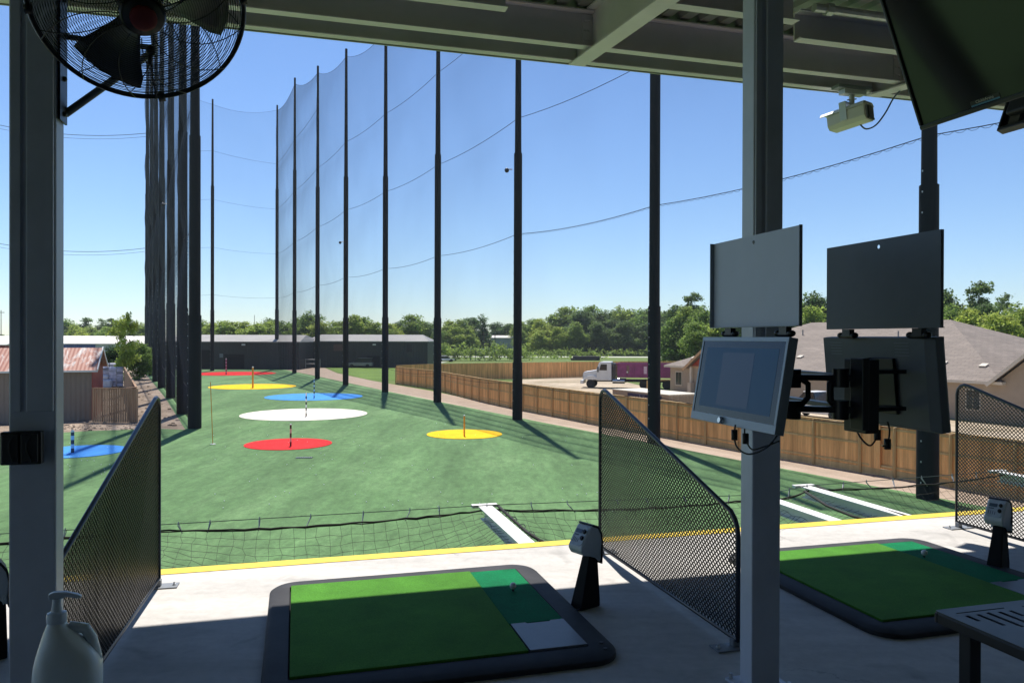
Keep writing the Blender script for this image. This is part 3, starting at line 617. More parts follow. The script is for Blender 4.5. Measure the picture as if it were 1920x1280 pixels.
# ---------------------------------------------------------------- touch screen pair
def monitor(side, r, b0, L, zt, label):
    H_ = .358; t = thing('touch_screen', label, 'touch screen', bay(r, b0, zt), rot=(0, side * math.radians(9.7 if side > 0 else 5.6), TH), group='touch screens on the column mount')
    s = -side   # outward x direction of the glass
    fr = .018
    def bx(x0, x1, y0, y1, z0, z1): return MB().box(min(x0, x1), max(x0, x1), y0, y1, z0, z1)
    mb = MB()
    def rb(x0, x1, y0, y1, z0, z1): mb.box(min(x0, x1), max(x0, x1), y0, y1, z0, z1)
    prof_ = None
    # housing: back shell with chamfer and front rim
    ch = .035; D = .056
    P = lambda x, y, z: (-s * x, y, z)
    f0 = [(0, 0, -H_), (0, L, -H_), (0, L, 0), (0, 0, 0)]; f1 = [(D * .62, 0, -H_), (D * .62, L, -H_), (D * .62, L, 0), (D * .62, 0, 0)]
    f2 = [(D, ch, -H_ + .012), (D, L - .012, -H_ + .012), (D, L - .012, -.0), (D, ch, -.0)]
    mb.add([P(*q) for q in f0 + f1 + f2], [(0, 1, 2, 3), (0, 4, 5, 1), (1, 5, 6, 2), (2, 6, 7, 3), (3, 7, 4, 0), (4, 8, 9, 5), (5, 9, 10, 6), (6, 10, 11, 7), (7, 11, 8, 4), (8, 11, 10, 9)])
    mb.build('housing', monp if side > 0 else monback, t, bevel=.003)
    mb = MB(); e = .004
    for (y0, y1, z0, z1) in ((0, L, -.018, -.001), (0, L, -H_ + .001, -H_ + .034), (0.001, .014, -H_ + .034, -.018), (L - .014, L - .001, -H_ + .034, -.018)): rb(s * e, 0, y0, y1, z0, z1)
    mb.build('front_rim', pm('silver_rim', (.40, .46, .54), .4, .1, .05, 5), t, bevel=.001)
    bx(s * .0015, s * .0002, .014, L - .014, -H_ + .034, -.018).build('glass', monglass, t)
    bx(s * .0022, s * .0016, .05, L - .05, -H_ + .062, -.045).build('display', disp_blue, t)
    bx(s * .0028, s * .0023, L * .33, L * .70, -H_ + .075, -.065).build('page_window', disp_grey, t)
    mb = MB(); mb.lathe([(.014, 0), (.014, .01), (.011, .018)], 14); mb.xf(Matrix.Translation((s * .004, L * .58, -H_ + .016)) @ Matrix.Rotation(s * PI / 2, 4, 'Y'))
    mb.build('lock_knob', chrome, t, 'auto')
    # vents and mount rail on the back
    mb = MB()
    for yc in (.16, L - .08):
        for k in range(5): mb.box(min(-s * (D + .0005), -s * (D + .002)), max(-s * (D + .0005), -s * (D + .002)), yc - .05, yc + .02, -.02 - k * .012 - .002, -.02 - k * .012)
    mb.build('vent_slots', monp, t)
    mb = MB(); rb2 = lambda x0, x1, y0, y1, z0, z1: mb.box(min(x0, x1), max(x0, x1), y0, y1, z0, z1)
    rb2(-s * D, -s * (D + .012), L * .30, L * .52, -.30, -.08); rb2(-s * (D + .012), -s * (D + .03), L * .49, L * .52, -.30, -.08); mb.build('mount_plate', black, t, bevel=.002)
    return t
monitor(1, 1.720, 2.40, .61, CAM_H + .008, 'tilted touch screen at the left of the pair, blue display and silver rim facing us')
monitor(-1, 2.295, 2.294, .61, CAM_H + .012, 'touch screen at the right of the pair seen from behind, dark back with vents')
# NOTE the second one is seen from the rear
def shadeplate(side, r, b0, L, z0, H_, label):
    t = thing('sun_shade', label, 'screen shade', bay(r, b0, z0), TH, 'sun shade lids raised above the touch screens')
    s = -side
    def rb(mb, x0, x1, y0, y1, za, zb): mb.box(min(x0, x1), max(x0, x1), y0, y1, za, zb)
    circ = [(L * .5 + .008 * math.cos(a), H_ - .028 + .008 * math.sin(a)) for a in np.linspace(0, 2 * PI, 16, endpoint=False)]
    o = plate_holes('panel', [(0, 0), (L, 0), (L, H_), (0, H_)], [circ], .003, shade_in if side > 0 else monback, t)
    o.rotation_euler = (PI / 2, 0, PI / 2)
    mb = MB(); rb(mb, s * .0016, s * .012, 0, .003, 0, H_); rb(mb, s * .0016, s * .02, L - .003, L, 0, H_); rb(mb, s * .0016, s * .02, .003, L - .003, 0, .003); mb.build('flange', monp if side > 0 else monback, t)
    for y in (L * .10, L * .72):
        mb = MB(); mb.tube([(0, y, -.028), (0, y + .075, -.028)], .012, 10); mb.sphere((0, y - .0, -.026), .016, 6, (1, 1, .8)); mb.sphere((0, y + .08, -.026), .016, 6, (1, 1, .8)); mb.box(-.012, .012, y + .015, y + .06, -.03, -.001)
        mb.build('hinge', black, t, 'auto')
    return t
shadeplate(1, 1.768, 2.40, .61, CAM_H + .047, .368, 'pale grey shade lid raised above the left touch screen')
shadeplate(-1, 2.21, 2.22, .61, CAM_H + .042, .35, 'dark shade lid with a small hole raised above the right touch screen')
# articulated mount between them, fixed to the column
ar = thing('screen_mount', 'black articulated arm mount between the two touch screens', 'mount', bay(0, 0, CAM_H), TH)
MB().box(2.03, 2.09, 2.38, 2.50, -.35, -.075).build('post_block', black, ar, bevel=.004)
MB().box(2.0, 2.029, 2.36, 2.43, -.335, -.07).build('post_block', black, ar, bevel=.004)
for z_ in (-.145, -.265):
    mb = MB(); mb.obox((1.80, 2.56, z_), (2.035, 2.42, z_), .05, .022); mb.obox((2.05, 2.50, z_ + .0005), (2.13, 3.149, z_ + .0005), .04, .02); mb.build('arm', black, ar, bevel=.002)
    MB().lathe([(.028, z_ - .04), (.028, z_ + .03)], 14, (1.835, 2.54, 0)).build('pivot', black, ar, 'auto'); MB().lathe([(.03, z_ - .035), (.03, z_ + .035)], 14, (1.975, 2.45, 0)).build('pivot', black, ar, 'auto')
mb = MB(); mb.tube([(1.845, 2.53, -.14), (1.87, 2.50, -.17), (1.87, 2.50, -.22), (1.845, 2.53, -.27)], .011, 8); mb.build('cable_loop', blackp, ar, True)
mb = MB(); mb.tube([(1.975, 2.45, -.14), (1.945, 2.47, -.17), (1.945, 2.47, -.23), (1.975, 2.45, -.27)], .014, 8); mb.build('cable_loop', blackp, ar, True)
for z_ in (-.13, -.27): MB().box(2.091, 2.23, 2.40, 2.49, z_, z_ + .015).build('arm', black, ar)
MB().box(2.07, 2.2, 3.128, 3.1335, -.33, -.1).build('wall_plate', black, ar)
# cables
def cable(pts, label, r_=.0035, grp='black cables hanging below the touch screens', extra=None):
    o0 = pts[0]; mb = MB(); P_ = [Vector(p) for p in pts]; sm = []
    for i in range(len(P_) - 1):
        a = P_[max(i - 1, 0)]; b_ = P_[i]; c = P_[i + 1]; d = P_[min(i + 2, len(P_) - 1)]
        for k in range(5):
            t = k / 5; sm.append(.5 * ((2 * b_) + (c - a) * t + (2 * a - 5 * b_ + 4 * c - d) * t * t + (3 * b_ - a - 3 * c + d) * t ** 3))
    sm.append(P_[-1]); base = sm[0].copy(); mb.tube([q - base for q in sm], r_, 6)
    if extra is not None:
        mb.box(-.010, .010, -.008, .008, -.020, .020); mb.xf(Matrix.Translation(P_[extra] - base), len(mb.v) - 8)
    o = mb.build('cable', blackp, None, True); o.location = base; return tag(o, label, 'cable', grp)
cable([AT(1379, 796, 2.98), AT(1377, 815, 2.98), AT(1382, 838, 2.95), AT(1405, 851, 2.9), AT(1438, 838, 2.85), AT(1460, 812, 2.85)], 'black cable looping under the left touch screen across the column', extra=1)
cable([AT(1396, 803, 2.95), AT(1398, 822, 2.95), AT(1410, 842, 2.92), AT(1436, 836, 2.9), AT(1462, 826, 2.9)], 'short black cable with plug in front of the steel column', .003, extra=1)
cable([AT(1603, 800, 2.95), AT(1615, 822, 2.95), AT(1632, 835, 2.95), AT(1645, 815, 2.95), AT(1640, 792, 2.95)], 'black cable with an adapter hanging below the right touch screen', .0035, extra=3)
cable([AT(1664, 790, 2.95), AT(1668, 808, 2.95), AT(1664, 832, 2.95), AT(1655, 836, 2.95)], 'loose black cable end below the right touch screen', .0035, extra=2)

# ---------------------------------------------------------------- hung televisions
def tv(side, r, b1, zb, label):
    L, H_ = 1.23, .70
    t = thing('television', label, 'television', bay(r, b1 - L, zb), rot=(0, -side * math.radians(21.8), TH), group='televisions hung back to back')
    s = -side
    def B(mb, x0, x1, y0, y1, z0, z1): return mb.box(min(x0, x1), max(x0, x1), y0, y1, z0, z1)
    mb = MB(); bz = .014
    for q in ((0, L, 0, bz + .006), (0, L, H_ - bz, H_), (0, bz, bz + .006, H_ - bz), (L - bz, L, bz + .006, H_ - bz)): B(mb, s * .012, -s * .03, *q)
    mb.build('bezel', black, t, bevel=.004)
    B(MB(), s * .002, -s * .01, bz, L - bz, bz + .006, H_ - bz).build('screen', tvglass, t)
    mb = MB(); B(mb, -s * .0305, -s * .07, .06, L - .06, .05, H_ - .1); B(mb, -s * .07, -s * .1, .35, .85, .15, .5); mb.build('back_shell', blackp, t, bevel=.01)
    if side > 0:
        B(MB(), s * .0040, s * .0022, L - .42, L - .28, .024, .048).build('sticker', pm('sticker_black', (.012, .014, .018), .3), t)
        B(MB(), s * .0046, s * .0041, L - .418, L - .282, .024, .031).build('sticker_band', pm('sticker_blue', (.05, .2, .34), .4), t)
        text_mesh('sticker_text', 'ClickitArena', .017, pm('sticker_ink', (.5, .5, .42), .4), t, (s * .0048, L - .35, .0395), (PI / 2, 0, -PI / 2), .0002)
    mb = MB(); B(mb, -s * .1, -s * .17, L * .45, L * .55, .28, .36); mb.build('mount_arm', black, t)
    return t
tv(1, 2.775, 2.90, CAM_H + .963, 'large dark television with a small sticker at the upper right, screen tilted down')
tv(-1, 3.232, 2.90, CAM_H + .98, 'second dark television behind the first one, only its lower corner showing')
o = MB().tube([(0, 0, 0), (0, 0, 1.1)], .03, 12).build('ceiling_pole', black, None, True); o.location = bay(3.0, 2.27, CAM_H + 1.2); tag(o, 'black ceiling pole that carries the two televisions', 'pole')

# ---------------------------------------------------------------- security camera under the eave
cp = bay(5.31, 6.80, RK - .012)
cp = AT(1597, 165, 7.9); cp.z = RK - .014
kc = Vector((cp.x, cp.y, RK - .014))
sec = thing('security_camera', 'white bullet security camera hanging from the eave beam', 'camera', kc, TH)
cw = pm('camera_housing', (.62, .6, .52), .4, 0, .05, 6)
MB().box(-.2, .2, -.06, .06, -.035, -.0005).build('clamp_plate', greyw, sec, bevel=.003); MB().box(-.12, .14, -.05, .05, -.085, -.0355).build('clamp_block', galv, sec, bevel=.004)
mb = MB(); mb.tube([(0, 0, -.085), (0, 0, -.19)], .028, 12); mb.tube([(-.055, 0, -.14), (.055, 0, -.12)], .007, 8); mb.build('stem', galv, sec, 'auto')
Mc = Matrix.Translation((.0, .0, -.30)) @ Matrix.Rotation(math.radians(212), 4, 'Z') @ Matrix.Rotation(math.radians(10), 4, 'Y')
Mc = Matrix.Translation((.0, .02, -.31)) @ Matrix.Rotation(math.radians(112), 4, 'Z') @ Matrix.Rotation(math.radians(6), 4, 'Y')
oc = [(-.10, -.05), (-.07, -.09), (.07, -.09), (.10, -.05), (.10, .055), (.07, .085), (-.07, .085), (-.10, .055)]
MB().prism(oc, -.20, .20, lambda u, v, w_: (w_, u, v)).xf(Mc).build('body', cw, sec, bevel=.006)
MB().prism([(-.108, .06), (-.075, .094), (.075, .094), (.108, .06), (.108, .068), (.078, .101), (-.078, .101), (-.108, .068)], -.2, .27, lambda u, v, w_: (w_, u, v)).xf(Mc).build('sun_hood', whitep, sec)
MB().prism([(x * .72, y * .8) for x, y in oc], -.206, -.2005, lambda u, v, w_: (w_, u, v)).xf(Mc).build('rear_cover', greyw, sec)
mb = MB(); mb.box(-.215, -.2065, -.045, .035, -.06, .055); mb.box(-.22, -.2065, -.06, .06, -.085, -.066); mb.xf(Mc).build('rear_panel', black, sec)
mb = MB(); mb.box(-.02, .05, -.112, -.102, -.04, .14); mb.box(-.02, .05, .102, .112, -.04, .14); mb.box(-.02, .05, -.112, .112, .14, .15); mb.xf(Mc).build('bracket', offwhite, sec)
e1 = kc + Vector(Matrix.Rotation(TH, 3, 'Z') @ (Mc @ Vector((-.21, .0, -.08)))); k2 = AT(1686, 170, 8.1)
pts_ = [AT(1613, 234, 7.75), AT(1624, 242, 7.75), AT(1642, 235, 7.8), AT(1660, 212, 7.85), AT(1675, 185, 7.9), AT(1690, 168, 7.95)]
o = cable(pts_, 'grey cable curving from the security camera up to the roof', .008, None); o.data.materials.clear(); o.data.materials.append(pm('camera_cable', (.1, .13, .18), .5))
if 'group' in o: del o['group']

# ---------------------------------------------------------------- table at lower right
tb = thing('cafe_table', 'black slotted metal table at the lower right corner', 'table', bay(2.05, 1.28, FLOOR), TH)
T_ = .80; zt = CAM_H - .9 - FLOOR
holes = []
def slot(x, y, a, ln, w_=.011):
    c, s_ = math.cos(a), math.sin(a); q = [(-ln / 2, -w_ / 2), (ln / 2, -w_ / 2), (ln / 2, w_ / 2), (-ln / 2, w_ / 2)]
    return [(x + u * c - v * s_, y + u * s_ + v * c) for u, v in q]
for ix in range(3):
    for iy in range(3):
        x0 = .03 + ix * .255; y0 = .03 + iy * .255
        if (ix + iy) % 2 == 0:
            holes.append(slot(x0 + .115, y0 + .215, 0, .20, .007))
            for k in range(5): holes.append(slot(x0 + .03 + k * .045, y0 + .185 - [.02, .045, .055, .045, .02][k], PI / 2, [.05, .10, .13, .10, .05][k], .016))
        else:
            holes.append(slot(x0 + .035, y0 + .115, PI / 2, .20, .007))
            for k in range(5): holes.append(slot(x0 + .065 + [.02, .045, .055, .045, .02][k], y0 + .03 + k * .045, 0, [.05, .10, .13, .10, .05][k], .016))
tabm = pm('table_powder_coat', (.04, .045, .055), .4, 0, .1, 8)
plate_holes('table_top', rrect(0, T_, 0, T_, .012), holes, .006, tabm, tb, (0, 0, zt - .003))
mb = MB(); mb.box(.0, T_, .0, .012, zt - .04, zt - .0065); mb.box(0, T_, T_ - .012, T_, zt - .04, zt - .0065); mb.box(0, .012, .012, T_ - .012, zt - .04, zt - .0065); mb.box(T_ - .012, T_, .012, T_ - .012, zt - .04, zt - .0065)
mb.build('apron', black, tb, bevel=.003)
for x in (.05, T_ - .095):
    for y in (.05, T_ - .095): MB().box(x, x + .045, y, y + .045, .001, zt - .007).build('leg', black, tb, bevel=.003)

# ---------------------------------------------------------------- sanitizer jug on a small stand (lower left)
jp = AT(128, 1240, 1.86); jz = CAM_H - .982
st = thing('side_stand', 'small dark stand with an added light-bouncing white top under the pump bottle, below the view', 'stand', (jp.x, jp.y, FLOOR), .2)
MB().box(-.22, .15, -.25, .12, jz - FLOOR - .02, jz - FLOOR).build('top', whitep, st, bevel=.003)  # unseen white top, added to bounce light up onto the bottle
for x in (-.13, .1):
    for y in (-.13, .07): MB().box(x, x + .03, y, y + .03, 0, jz - FLOOR - .021).build('leg', black, st)
jg = thing('pump_bottle', 'cloudy white gallon pump bottle with a dispenser nozzle at the lower left', 'bottle', (jp.x, jp.y, jz + .0005), .42)
secs = [(0, .066, .066, 0), (.008, .072, .070, 0), (.10, .074, .071, 0), (.165, .075, .070, 0), (.195, .073, .066, 0), (.22, .064, .058, -.004), (.25, .047, .046, -.012), (.275, .032, .034, -.02), (.287, .022, .024, -.024), (.300, .02, .02, -.024)]
mb = MB(); N = 32; vs = []; fs = []
for z, a, b_, ox in secs:
    for k in range(N):
        t_ = 2 * PI * k / N; c, s_ = math.cos(t_), math.sin(t_); e = .62 if z < .24 else 1.
        vs.append((ox + a * math.copysign(abs(c) ** e, c), b_ * math.copysign(abs(s_) ** e, s_), z))
for i in range(len(secs) - 1):
    for k in range(N): fs.append((i * N + k, i * N + (k + 1) % N, (i + 1) * N + (k + 1) % N, (i + 1) * N + k))
fs.append(tuple(range(N))[::-1]); fs.append(tuple((len(secs) - 1) * N + k for k in range(N))); mb.add(vs, fs)
o = mb.build('jug', hdpe, jg, True); md = o.modifiers.new('sub', 'SUBSURF'); md.levels = 1; md.render_levels = 2
mb = MB(); mb.tube([(.056, 0, .165), (.060, 0, .20), (.050, 0, .245), (.036, 0, .272), (.0, 0, .282)], [.016, .013, .013, .013, .012], 12); mb.build('handle', hdpe, jg, True)
mb = MB(); mb.lathe([(.0215, .296), (.0225, .31), (.021, .318), (.012, .322), (.0095, .345), (.0095, .352)], 24, (-.024, 0, 0)); mb.build('pump_collar', pm('pump_plastic', (.62, .69, .8), .35), jg, 'auto')
mb = MB(); mb.prism([(-.04, .352), (-.042, .364), (-.03, .369), (-.005, .367), (.02, .358), (.03, .351), (.026, .347), (-.005, .355), (-.012, .352)], -.009, .009, lambda u, v, w_: (u, w_, v)); mb.build('nozzle', pm('pump_plastic', (.62, .69, .8), .35), jg, bevel=.003)

# ---------------------------------------------------------------- outriggers and safety net
ZO = FLOOR - .03
outr = [(1.835, 7.49, 'white outrigger beam in front of the middle bay'), (4.83, 7.25, 'white outrigger beam just right of the right column'), (5.62, 7.55, 'white outrigger beam with black rope beside it, second from the right'), (8.66, 7.75, 'white outrigger beam seen through the right mesh divider')]
for r, b1, lab in outr:
    t = thing('outrigger_beam', lab, 'beam', bay(r, 5.94, ZO), TH, 'white outrigger beams carrying the safety net')
    L = b1 - 5.94; mb = MB(); mb.box(-.07, .07, 0, L, -.012, 0); mb.box(-.006, .006, 0, L, -.12, -.012); mb.box(-.05, .05, 0, L, -.13, -.12); mb.build('beam', whitep, t)
    MB().box(-.13, .13, L + .001, L + .07, -.02, .01).build('tip_plate', whitep, t, bevel=.002)
sn = thing('safety_net', 'black drooping safety net with rope along the deck edge', 'net', bay(0, 0, 0), TH)
sup = [(-6.0, 7.45), (-1.3, 7.42), (1.835, 7.45), (4.85, 7.2), (5.62, 7.5), (8.66, 7.7), (11.7, 7.7)]
def edge_b(r):
    for (a, ba), (c, bb) in zip(sup[:-1], sup[1:]):
        if a <= r <= c: return ba + (bb - ba) * (r - a) / (c - a), 4 * (r - a) * (c - r) / (c - a) ** 2, c - a
    return sup[-1][1], 0, 1
R_s = np.arange(-6.0, 11.6, .105); NB = 17
mb = MB(); pts = {}
jr = random.Random(3)
for i, r in enumerate(R_s):
    eb, sg, span = edge_b(float(r))
    for j in range(NB + 1):
        t_ = j / NB; b_ = 5.96 + (eb - .07 * sg * min(1, span / 3) - 5.96) * t_
        z = ZO - .03 - (.42 * min(1, span / 3) * sg + .05) * math.sin(PI * min(1, t_ * 1.0)) ** .8 * (1 - .3 * t_) - .035 * sg * t_
        pts[i, j] = Vector((float(r) + jr.uniform(-.015, .015) * (j > 0), b_ + jr.uniform(-.012, .012) * (j < NB), z + jr.uniform(-.012, .012) * (.3 if j == NB else 1)))
for j in range(NB + 1): mb.tube([pts[i, j] for i in range(len(R_s))], .0019, 3)
for i in range(len(R_s)): mb.tube([pts[i, j] for j in range(NB + 1)], .0017, 3)
mb.build('netting', ropem, sn, fix=False)
mb = MB(); 
for i in range(len(R_s) - 1): pass
mb.tube([pts[i, NB] + Vector((0, 0, jr.uniform(-.006, .004))) for i in range(len(R_s))], .0085, 6)
mb.tube([pts[i, NB] + Vector((0, .012, -.012 + jr.uniform(-.006, .006))) for i in range(len(R_s))], .006, 5)
mb.tube([(5.72, 7.48, ZO + .01), (5.70, 7.1, ZO - .03), (5.66, 6.6, ZO - .02), (5.60, 6.0, ZO)], .014, 6); mb.tube([(5.42, 7.3, ZO), (5.32, 6.8, ZO - .05), (5.22, 6.3, ZO - .04), (5.16, 5.98, ZO - .01)], .014, 6)
mb.tube([(1.96, 7.45, ZO), (1.98, 7.0, ZO - .03), (1.97, 6.5, ZO - .03), (1.97, 5.98, ZO)], .014, 6)
mb.build('border_rope', ropem, sn, True)
mb = MB(); cb = [(a, b_ , ZO + .015) for a, b_ in sup]; mb.tube(cb, .004, 5); mb.build('support_cable', wire, sn)
mb = MB()
for r in np.arange(-5.7, 11.4, .42):
    r = float(r) + jr.uniform(-.08, .08); eb, sg, span = edge_b(r); i = min(range(len(R_s)), key=lambda k: abs(R_s[k] - r)); q = pts[i, NB]
    eb = eb; mb.tube([(r, eb, ZO + .03), (r + .004, eb + .012, ZO), (q.x, q.y, q.z - .02), (r - .004, eb - .012, ZO)], .005, 5, True)
for k in range(5): mb.tube([(1.97 + .03 * math.cos(a), 7.2 - k * .28, ZO - .02 + .03 * math.sin(a)) for a in np.linspace(0, 2 * PI, 8, endpoint=False)], .005, 4, True)
mb.build('carabiners', galv, sn)

# ---------------------------------------------------------------- net poles
def netpole(p, top, zb, zm, label, grp, rs=(.35, .29, .215), lean=0):
    t = thing('net_pole', label, 'pole', (p.x, p.y, 0), PH, grp)
    mb = MB(); n = 12
    mb.lathe([(rs[0] * 1.03, 0), (rs[0], zb)], n); mb.build('base_section', poleblk, t, 'auto')
    mb = MB(); mb.lathe([(rs[1] * 1.03, zb), (rs[1], zm)], n); mb.build('middle_section', poleblk, t, 'auto')
    mb = MB(); mb.lathe([(rs[2] * 1.1, zm), (rs[2] * .72, top)], n); mb.build('top_section', poleblk, t, 'auto')
    mb = MB()
    z = .6
    while z < min(top, 12): mb.box(-rs[0] - .03, -rs[0] + .0, -.015, .015, z, z + .06); z += .75
    mb.build('pole_steps', galv, t)
    return t
RP = [(519, 691, 49, 11, 33.4), (552, 699.5, 48, 10.2, 33), (595, 710, 44, 9, 27), (648, 722, 41, 8.2, 25.4), (722, 735, 39.5, 8, 23), (820, 754, 37.5, 7.6, 22.3), (970, 787, 36, 4.1, 18.9), (1226, 830, 34, 7.6, 26)]
names_r = ['farthest pole of the right row, at the back corner of the turf', 'second farthest pole of the right row', 'third farthest pole of the right row, by the far orange target', 'pole of the right row that stands left of the parked silver car', 'pole of the right row just left of the start of the cedar fence', 'pole of the right row nearest behind the blue and white targets', 'black pole behind the small yellow target, with a floodlight', 'thick black pole beside the middle divider, in front of the dump truck']
rpts = []
for (x, y, top, zb, zm), lab in zip(RP, names_r):
    p = G(x, y); rpts.append((p, top)); netpole(p, top, zb, zm, lab, 'net poles along the right side of the range')
pN = G(1739, 935); netpole(pN, 32, 3.2, 11.4, 'nearest right pole, standing behind the dark back of the right touch screen', 'net poles along the right side of the range', (.37, .33, .245)); rpts.append((pN, 32))
n_l, l_l = to_rg(pN); pX = rg(26.5, 2.0); rpts.append((pX, 31))
LP = [(365, 803, 41, 7.2, 18.6), (342, 776, 42, 8, 21.3), (320, 746, 43, 9, 22.6), (303, 727, 45, 9, 24), (292, 715, 47, 9, 26), (284, 704.5, 49, 10, 28), (276, 696, 52.5, 11, 30)]
names_l = ['nearest and thickest pole of the left row', 'second nearest pole of the left row', 'third nearest pole of the left row', 'fourth pole of the left row', 'fifth pole of the left row', 'sixth pole of the left row, next to the last', 'farthest pole of the left row, beside the leafy tree']
lpts = []
for (x, y, top, zb, zm), lab in zip(LP, names_l):
    p = G(x, y); lpts.append((p, top)); netpole(p, top, zb, zm, lab, 'net poles along the left side of the range', (.40, .34, .27))
pf = G(398, 695); netpole(pf, 47, 10.5, 32, 'lone pole at the far end of the range, between the two rows', 'net poles along the far end', (.33, .28, .2))
# nets
SEAMS = [2.6, 13.2, 21.4, 29.7, 38.1, 46.2]
def netwall(name, label, pp, bulge, sag=1.0, flip=1):
    t = thing(name, label, 'net', (0, 0, 0))
    for (p, tp_), (q, tq) in zip(pp[:-1], pp[1:]):
        top_at = lambda u: tp_ + (tq - tp_) * u - .9 - sag * .9 * 4 * u * (1 - u)
        lev = [.2] + [s for s in SEAMS if s < min(tp_, tq) - 4]
        vs = []; fs = []; NU = 10; rows = []
        for k in range(len(lev)):
            z0 = lev[k]; last = k == len(lev) - 1; z1 = None if last else lev[k + 1]
            for m_i in range(6 if not last else 7): rows.append((k, m_i / 6, z0, z1))
        for (k, f_, z0, z1) in rows:
            for i in range(NU + 1):
                u = i / NU; s0 = 0 if k == 0 else -sag * .28 * 4 * u * (1 - u)
                za = z0 + s0; zb_ = top_at(u) if z1 is None else z1 - sag * .28 * 4 * u * (1 - u)
                z = za + (zb_ - za) * f_; bl = math.sin(PI * f_) * bulge * .8 * (.55 + .45 * 4 * u * (1 - u)) * (0.15 if k == 0 else 1)
                P_ = p.lerp(q, u); vs.append((P_.x - bl * math.cos(PH), P_.y - bl * math.sin(PH), z))
        for a in range(len(rows) - 1):
            for i in range(NU): fs.append((a * (NU + 1) + i, a * (NU + 1) + i + 1, (a + 1) * (NU + 1) + i + 1, (a + 1) * (NU + 1) + i))
        MB().add(vs, fs).build('net_panel', netm, t, True, fix=False)
        mb = MB()
        for s in lev[1:]: mb.tube([(p.lerp(q, u).x, p.lerp(q, u).y, s - sag * .28 * 4 * u * (1 - u)) for u in np.linspace(0, 1, 9)], .019, 4)
        mb.tube([(p.lerp(q, u).x, p.lerp(q, u).y, top_at(u)) for u in np.linspace(0, 1, 9)], .019, 4)
        mb.build('seam_rope', ropem, t)
    return t
netwall('barrier_net', 'tall fine black net strung along the right row of poles', rpts, .55)
netwall('barrier_net', 'tall fine black net strung along the left row of poles', lpts, .8)
netwall('barrier_net', 'tall fine black net across the far end of the range', [lpts[-1], (pf, 47), rpts[0]], .5)
# messenger cable with scallops on the near right
mb = MB(); a, b_ = rpts[-2][0], rpts[-1][0]
for (p, q) in ((rpts[6][0], rpts[7][0]), (rpts[7][0], rpts[8][0]), (rpts[8][0], rpts[9][0])):
    for k in range(34):
        u0, u1 = k / 34, (k + 1) / 34
        pts_ = []
        for s_ in (0, .33, .66, 1):
            u = u0 + (u1 - u0) * s_; z = 13.2 - .28 * 4 * u * (1 - u) - .10 * math.sin(PI * s_); P_ = p.lerp(q, u); pts_.append((P_.x, P_.y, z))
        mb.tube(pts_, .009, 3, cap=False)
tag(mb.build('lacing_rope', ropem, fix=False), 'scalloped lacing rope hanging under the net seam on the right', 'rope')
for k, (y0, y1) in enumerate(((235, 250), (457, 465))):
    p = AT(0, y0, 120); q = AT(274, y1, 128); mb = MB(); mb.tube([p + (q - p) * u + Vector((0, 0, -.9 * 4 * u * (1 - u))) - p for u in np.linspace(-.1, 1, 14)], .05, 4); mb.tube([p + (q - p) * u + Vector((0, 0, -.55 - .9 * 4 * u * (1 - u))) - p for u in np.linspace(-.1, 1, 14)], .03, 4)
    o = mb.build('span_cable', wire); o.location = p; tag(o, ['upper thin cable running left from the far left pole', 'lower double cable running left from the far left pole'][k], 'cable')
# floodlight on pole, small one farther
def flood(p, lab):
    t = thing('floodlight', lab, 'floodlight', p, PH, 'small floodlights fixed to the net poles')
    MB().sphere((-.1, -.05, 0), .17, 8, (1, .8, 1)).build('lamp_head', black, t, True); MB().tube([(0, 0, .1), (.35, 0, .12)], .04, 6).build('arm', galv, t)
flood(AT(952, 320, G(970, 787).y), 'small dark floodlight on the pole behind the yellow target'); flood(AT(639, 455, G(648, 722).y), 'tiny floodlight on the pole beside the parked silver car')
flood(AT(307, 384, 76), 'dark lamp hanging among the left row of poles')

# ---------------------------------------------------------------- target discs and poles
def disc(cx, cy, xl, xr, mat, label):
    c = G(cx, cy); r_ = (G(xr, cy) - G(xl, cy)).length / 2
    o = MB().lathe([(r_, 0), (r_, .02), (r_ - .02, .024)], 72).build('target_disc', mat, None); o.location = (c.x, c.y, .024); tag(o, label, 'target', 'round coloured targets laid on the turf'); return c
ST = {'w': m_stripe('stripe_black_white', (.02, .02, .03), (.8, .8, .78), .42), 'r': m_stripe('stripe_dark_red', (.09, .02, .02), (.75, .5, .42), .46), 'b': m_stripe('stripe_navy_blue', (.02, .04, .09), (.4, .62, .85), .42),
      'y': pm('target_pole_orange', (.75, .33, .04), .5), 'r2': m_stripe('stripe_red_purple', (.25, .02, .08), (.5, .3, .4), .5)}
def tpole(x, y0, y1, k, lab, r_=.05):
    p = G(x, y1, .045); h = (y1 - y0) / FPX * p.y
    t = thing('target_pole', lab, 'target pole', (p.x, p.y, .05), 0, 'striped poles in the targets')
    MB().tube([(0, 0, 0), (0, 0, h)], r_, 10).build('shaft', ST[k], t, 'auto'); MB().sphere((0, 0, h + .03), r_ * 1.05, 6).build('cap', whitep, t, True)
disc(541, 833, 461, 621, red_disc, 'small red round target nearest the middle'); tpole(545, 797, 836, 'r', 'dark striped pole in the near red target')
disc(571, 777, 455, 688, wht_disc, 'large white round target'); tpole(574, 738, 780, 'w', 'black and white striped pole in the white target')
disc(589, 744, 499, 679, blue_disc, 'large blue round target partly in the net shadow'); tpole(589, 712, 746, 'w', 'striped pole in the far blue target')
disc(871, 814.5, 801, 942, yel_disc, 'small yellow round target at the right'); tpole(870.5, 780, 817, 'y', 'short orange pole in the small yellow target')
disc(474, 725, 394, 553, yel_disc, 'large yellow round target far away'); tpole(474, 689, 727, 'y', 'orange pole in the large far yellow target', .1)
disc(437, 700.5, 358, 516, red_disc, 'large red round target farthest away'); tpole(424, 673, 702, 'r2', 'striped pole in the farthest red target', .09)
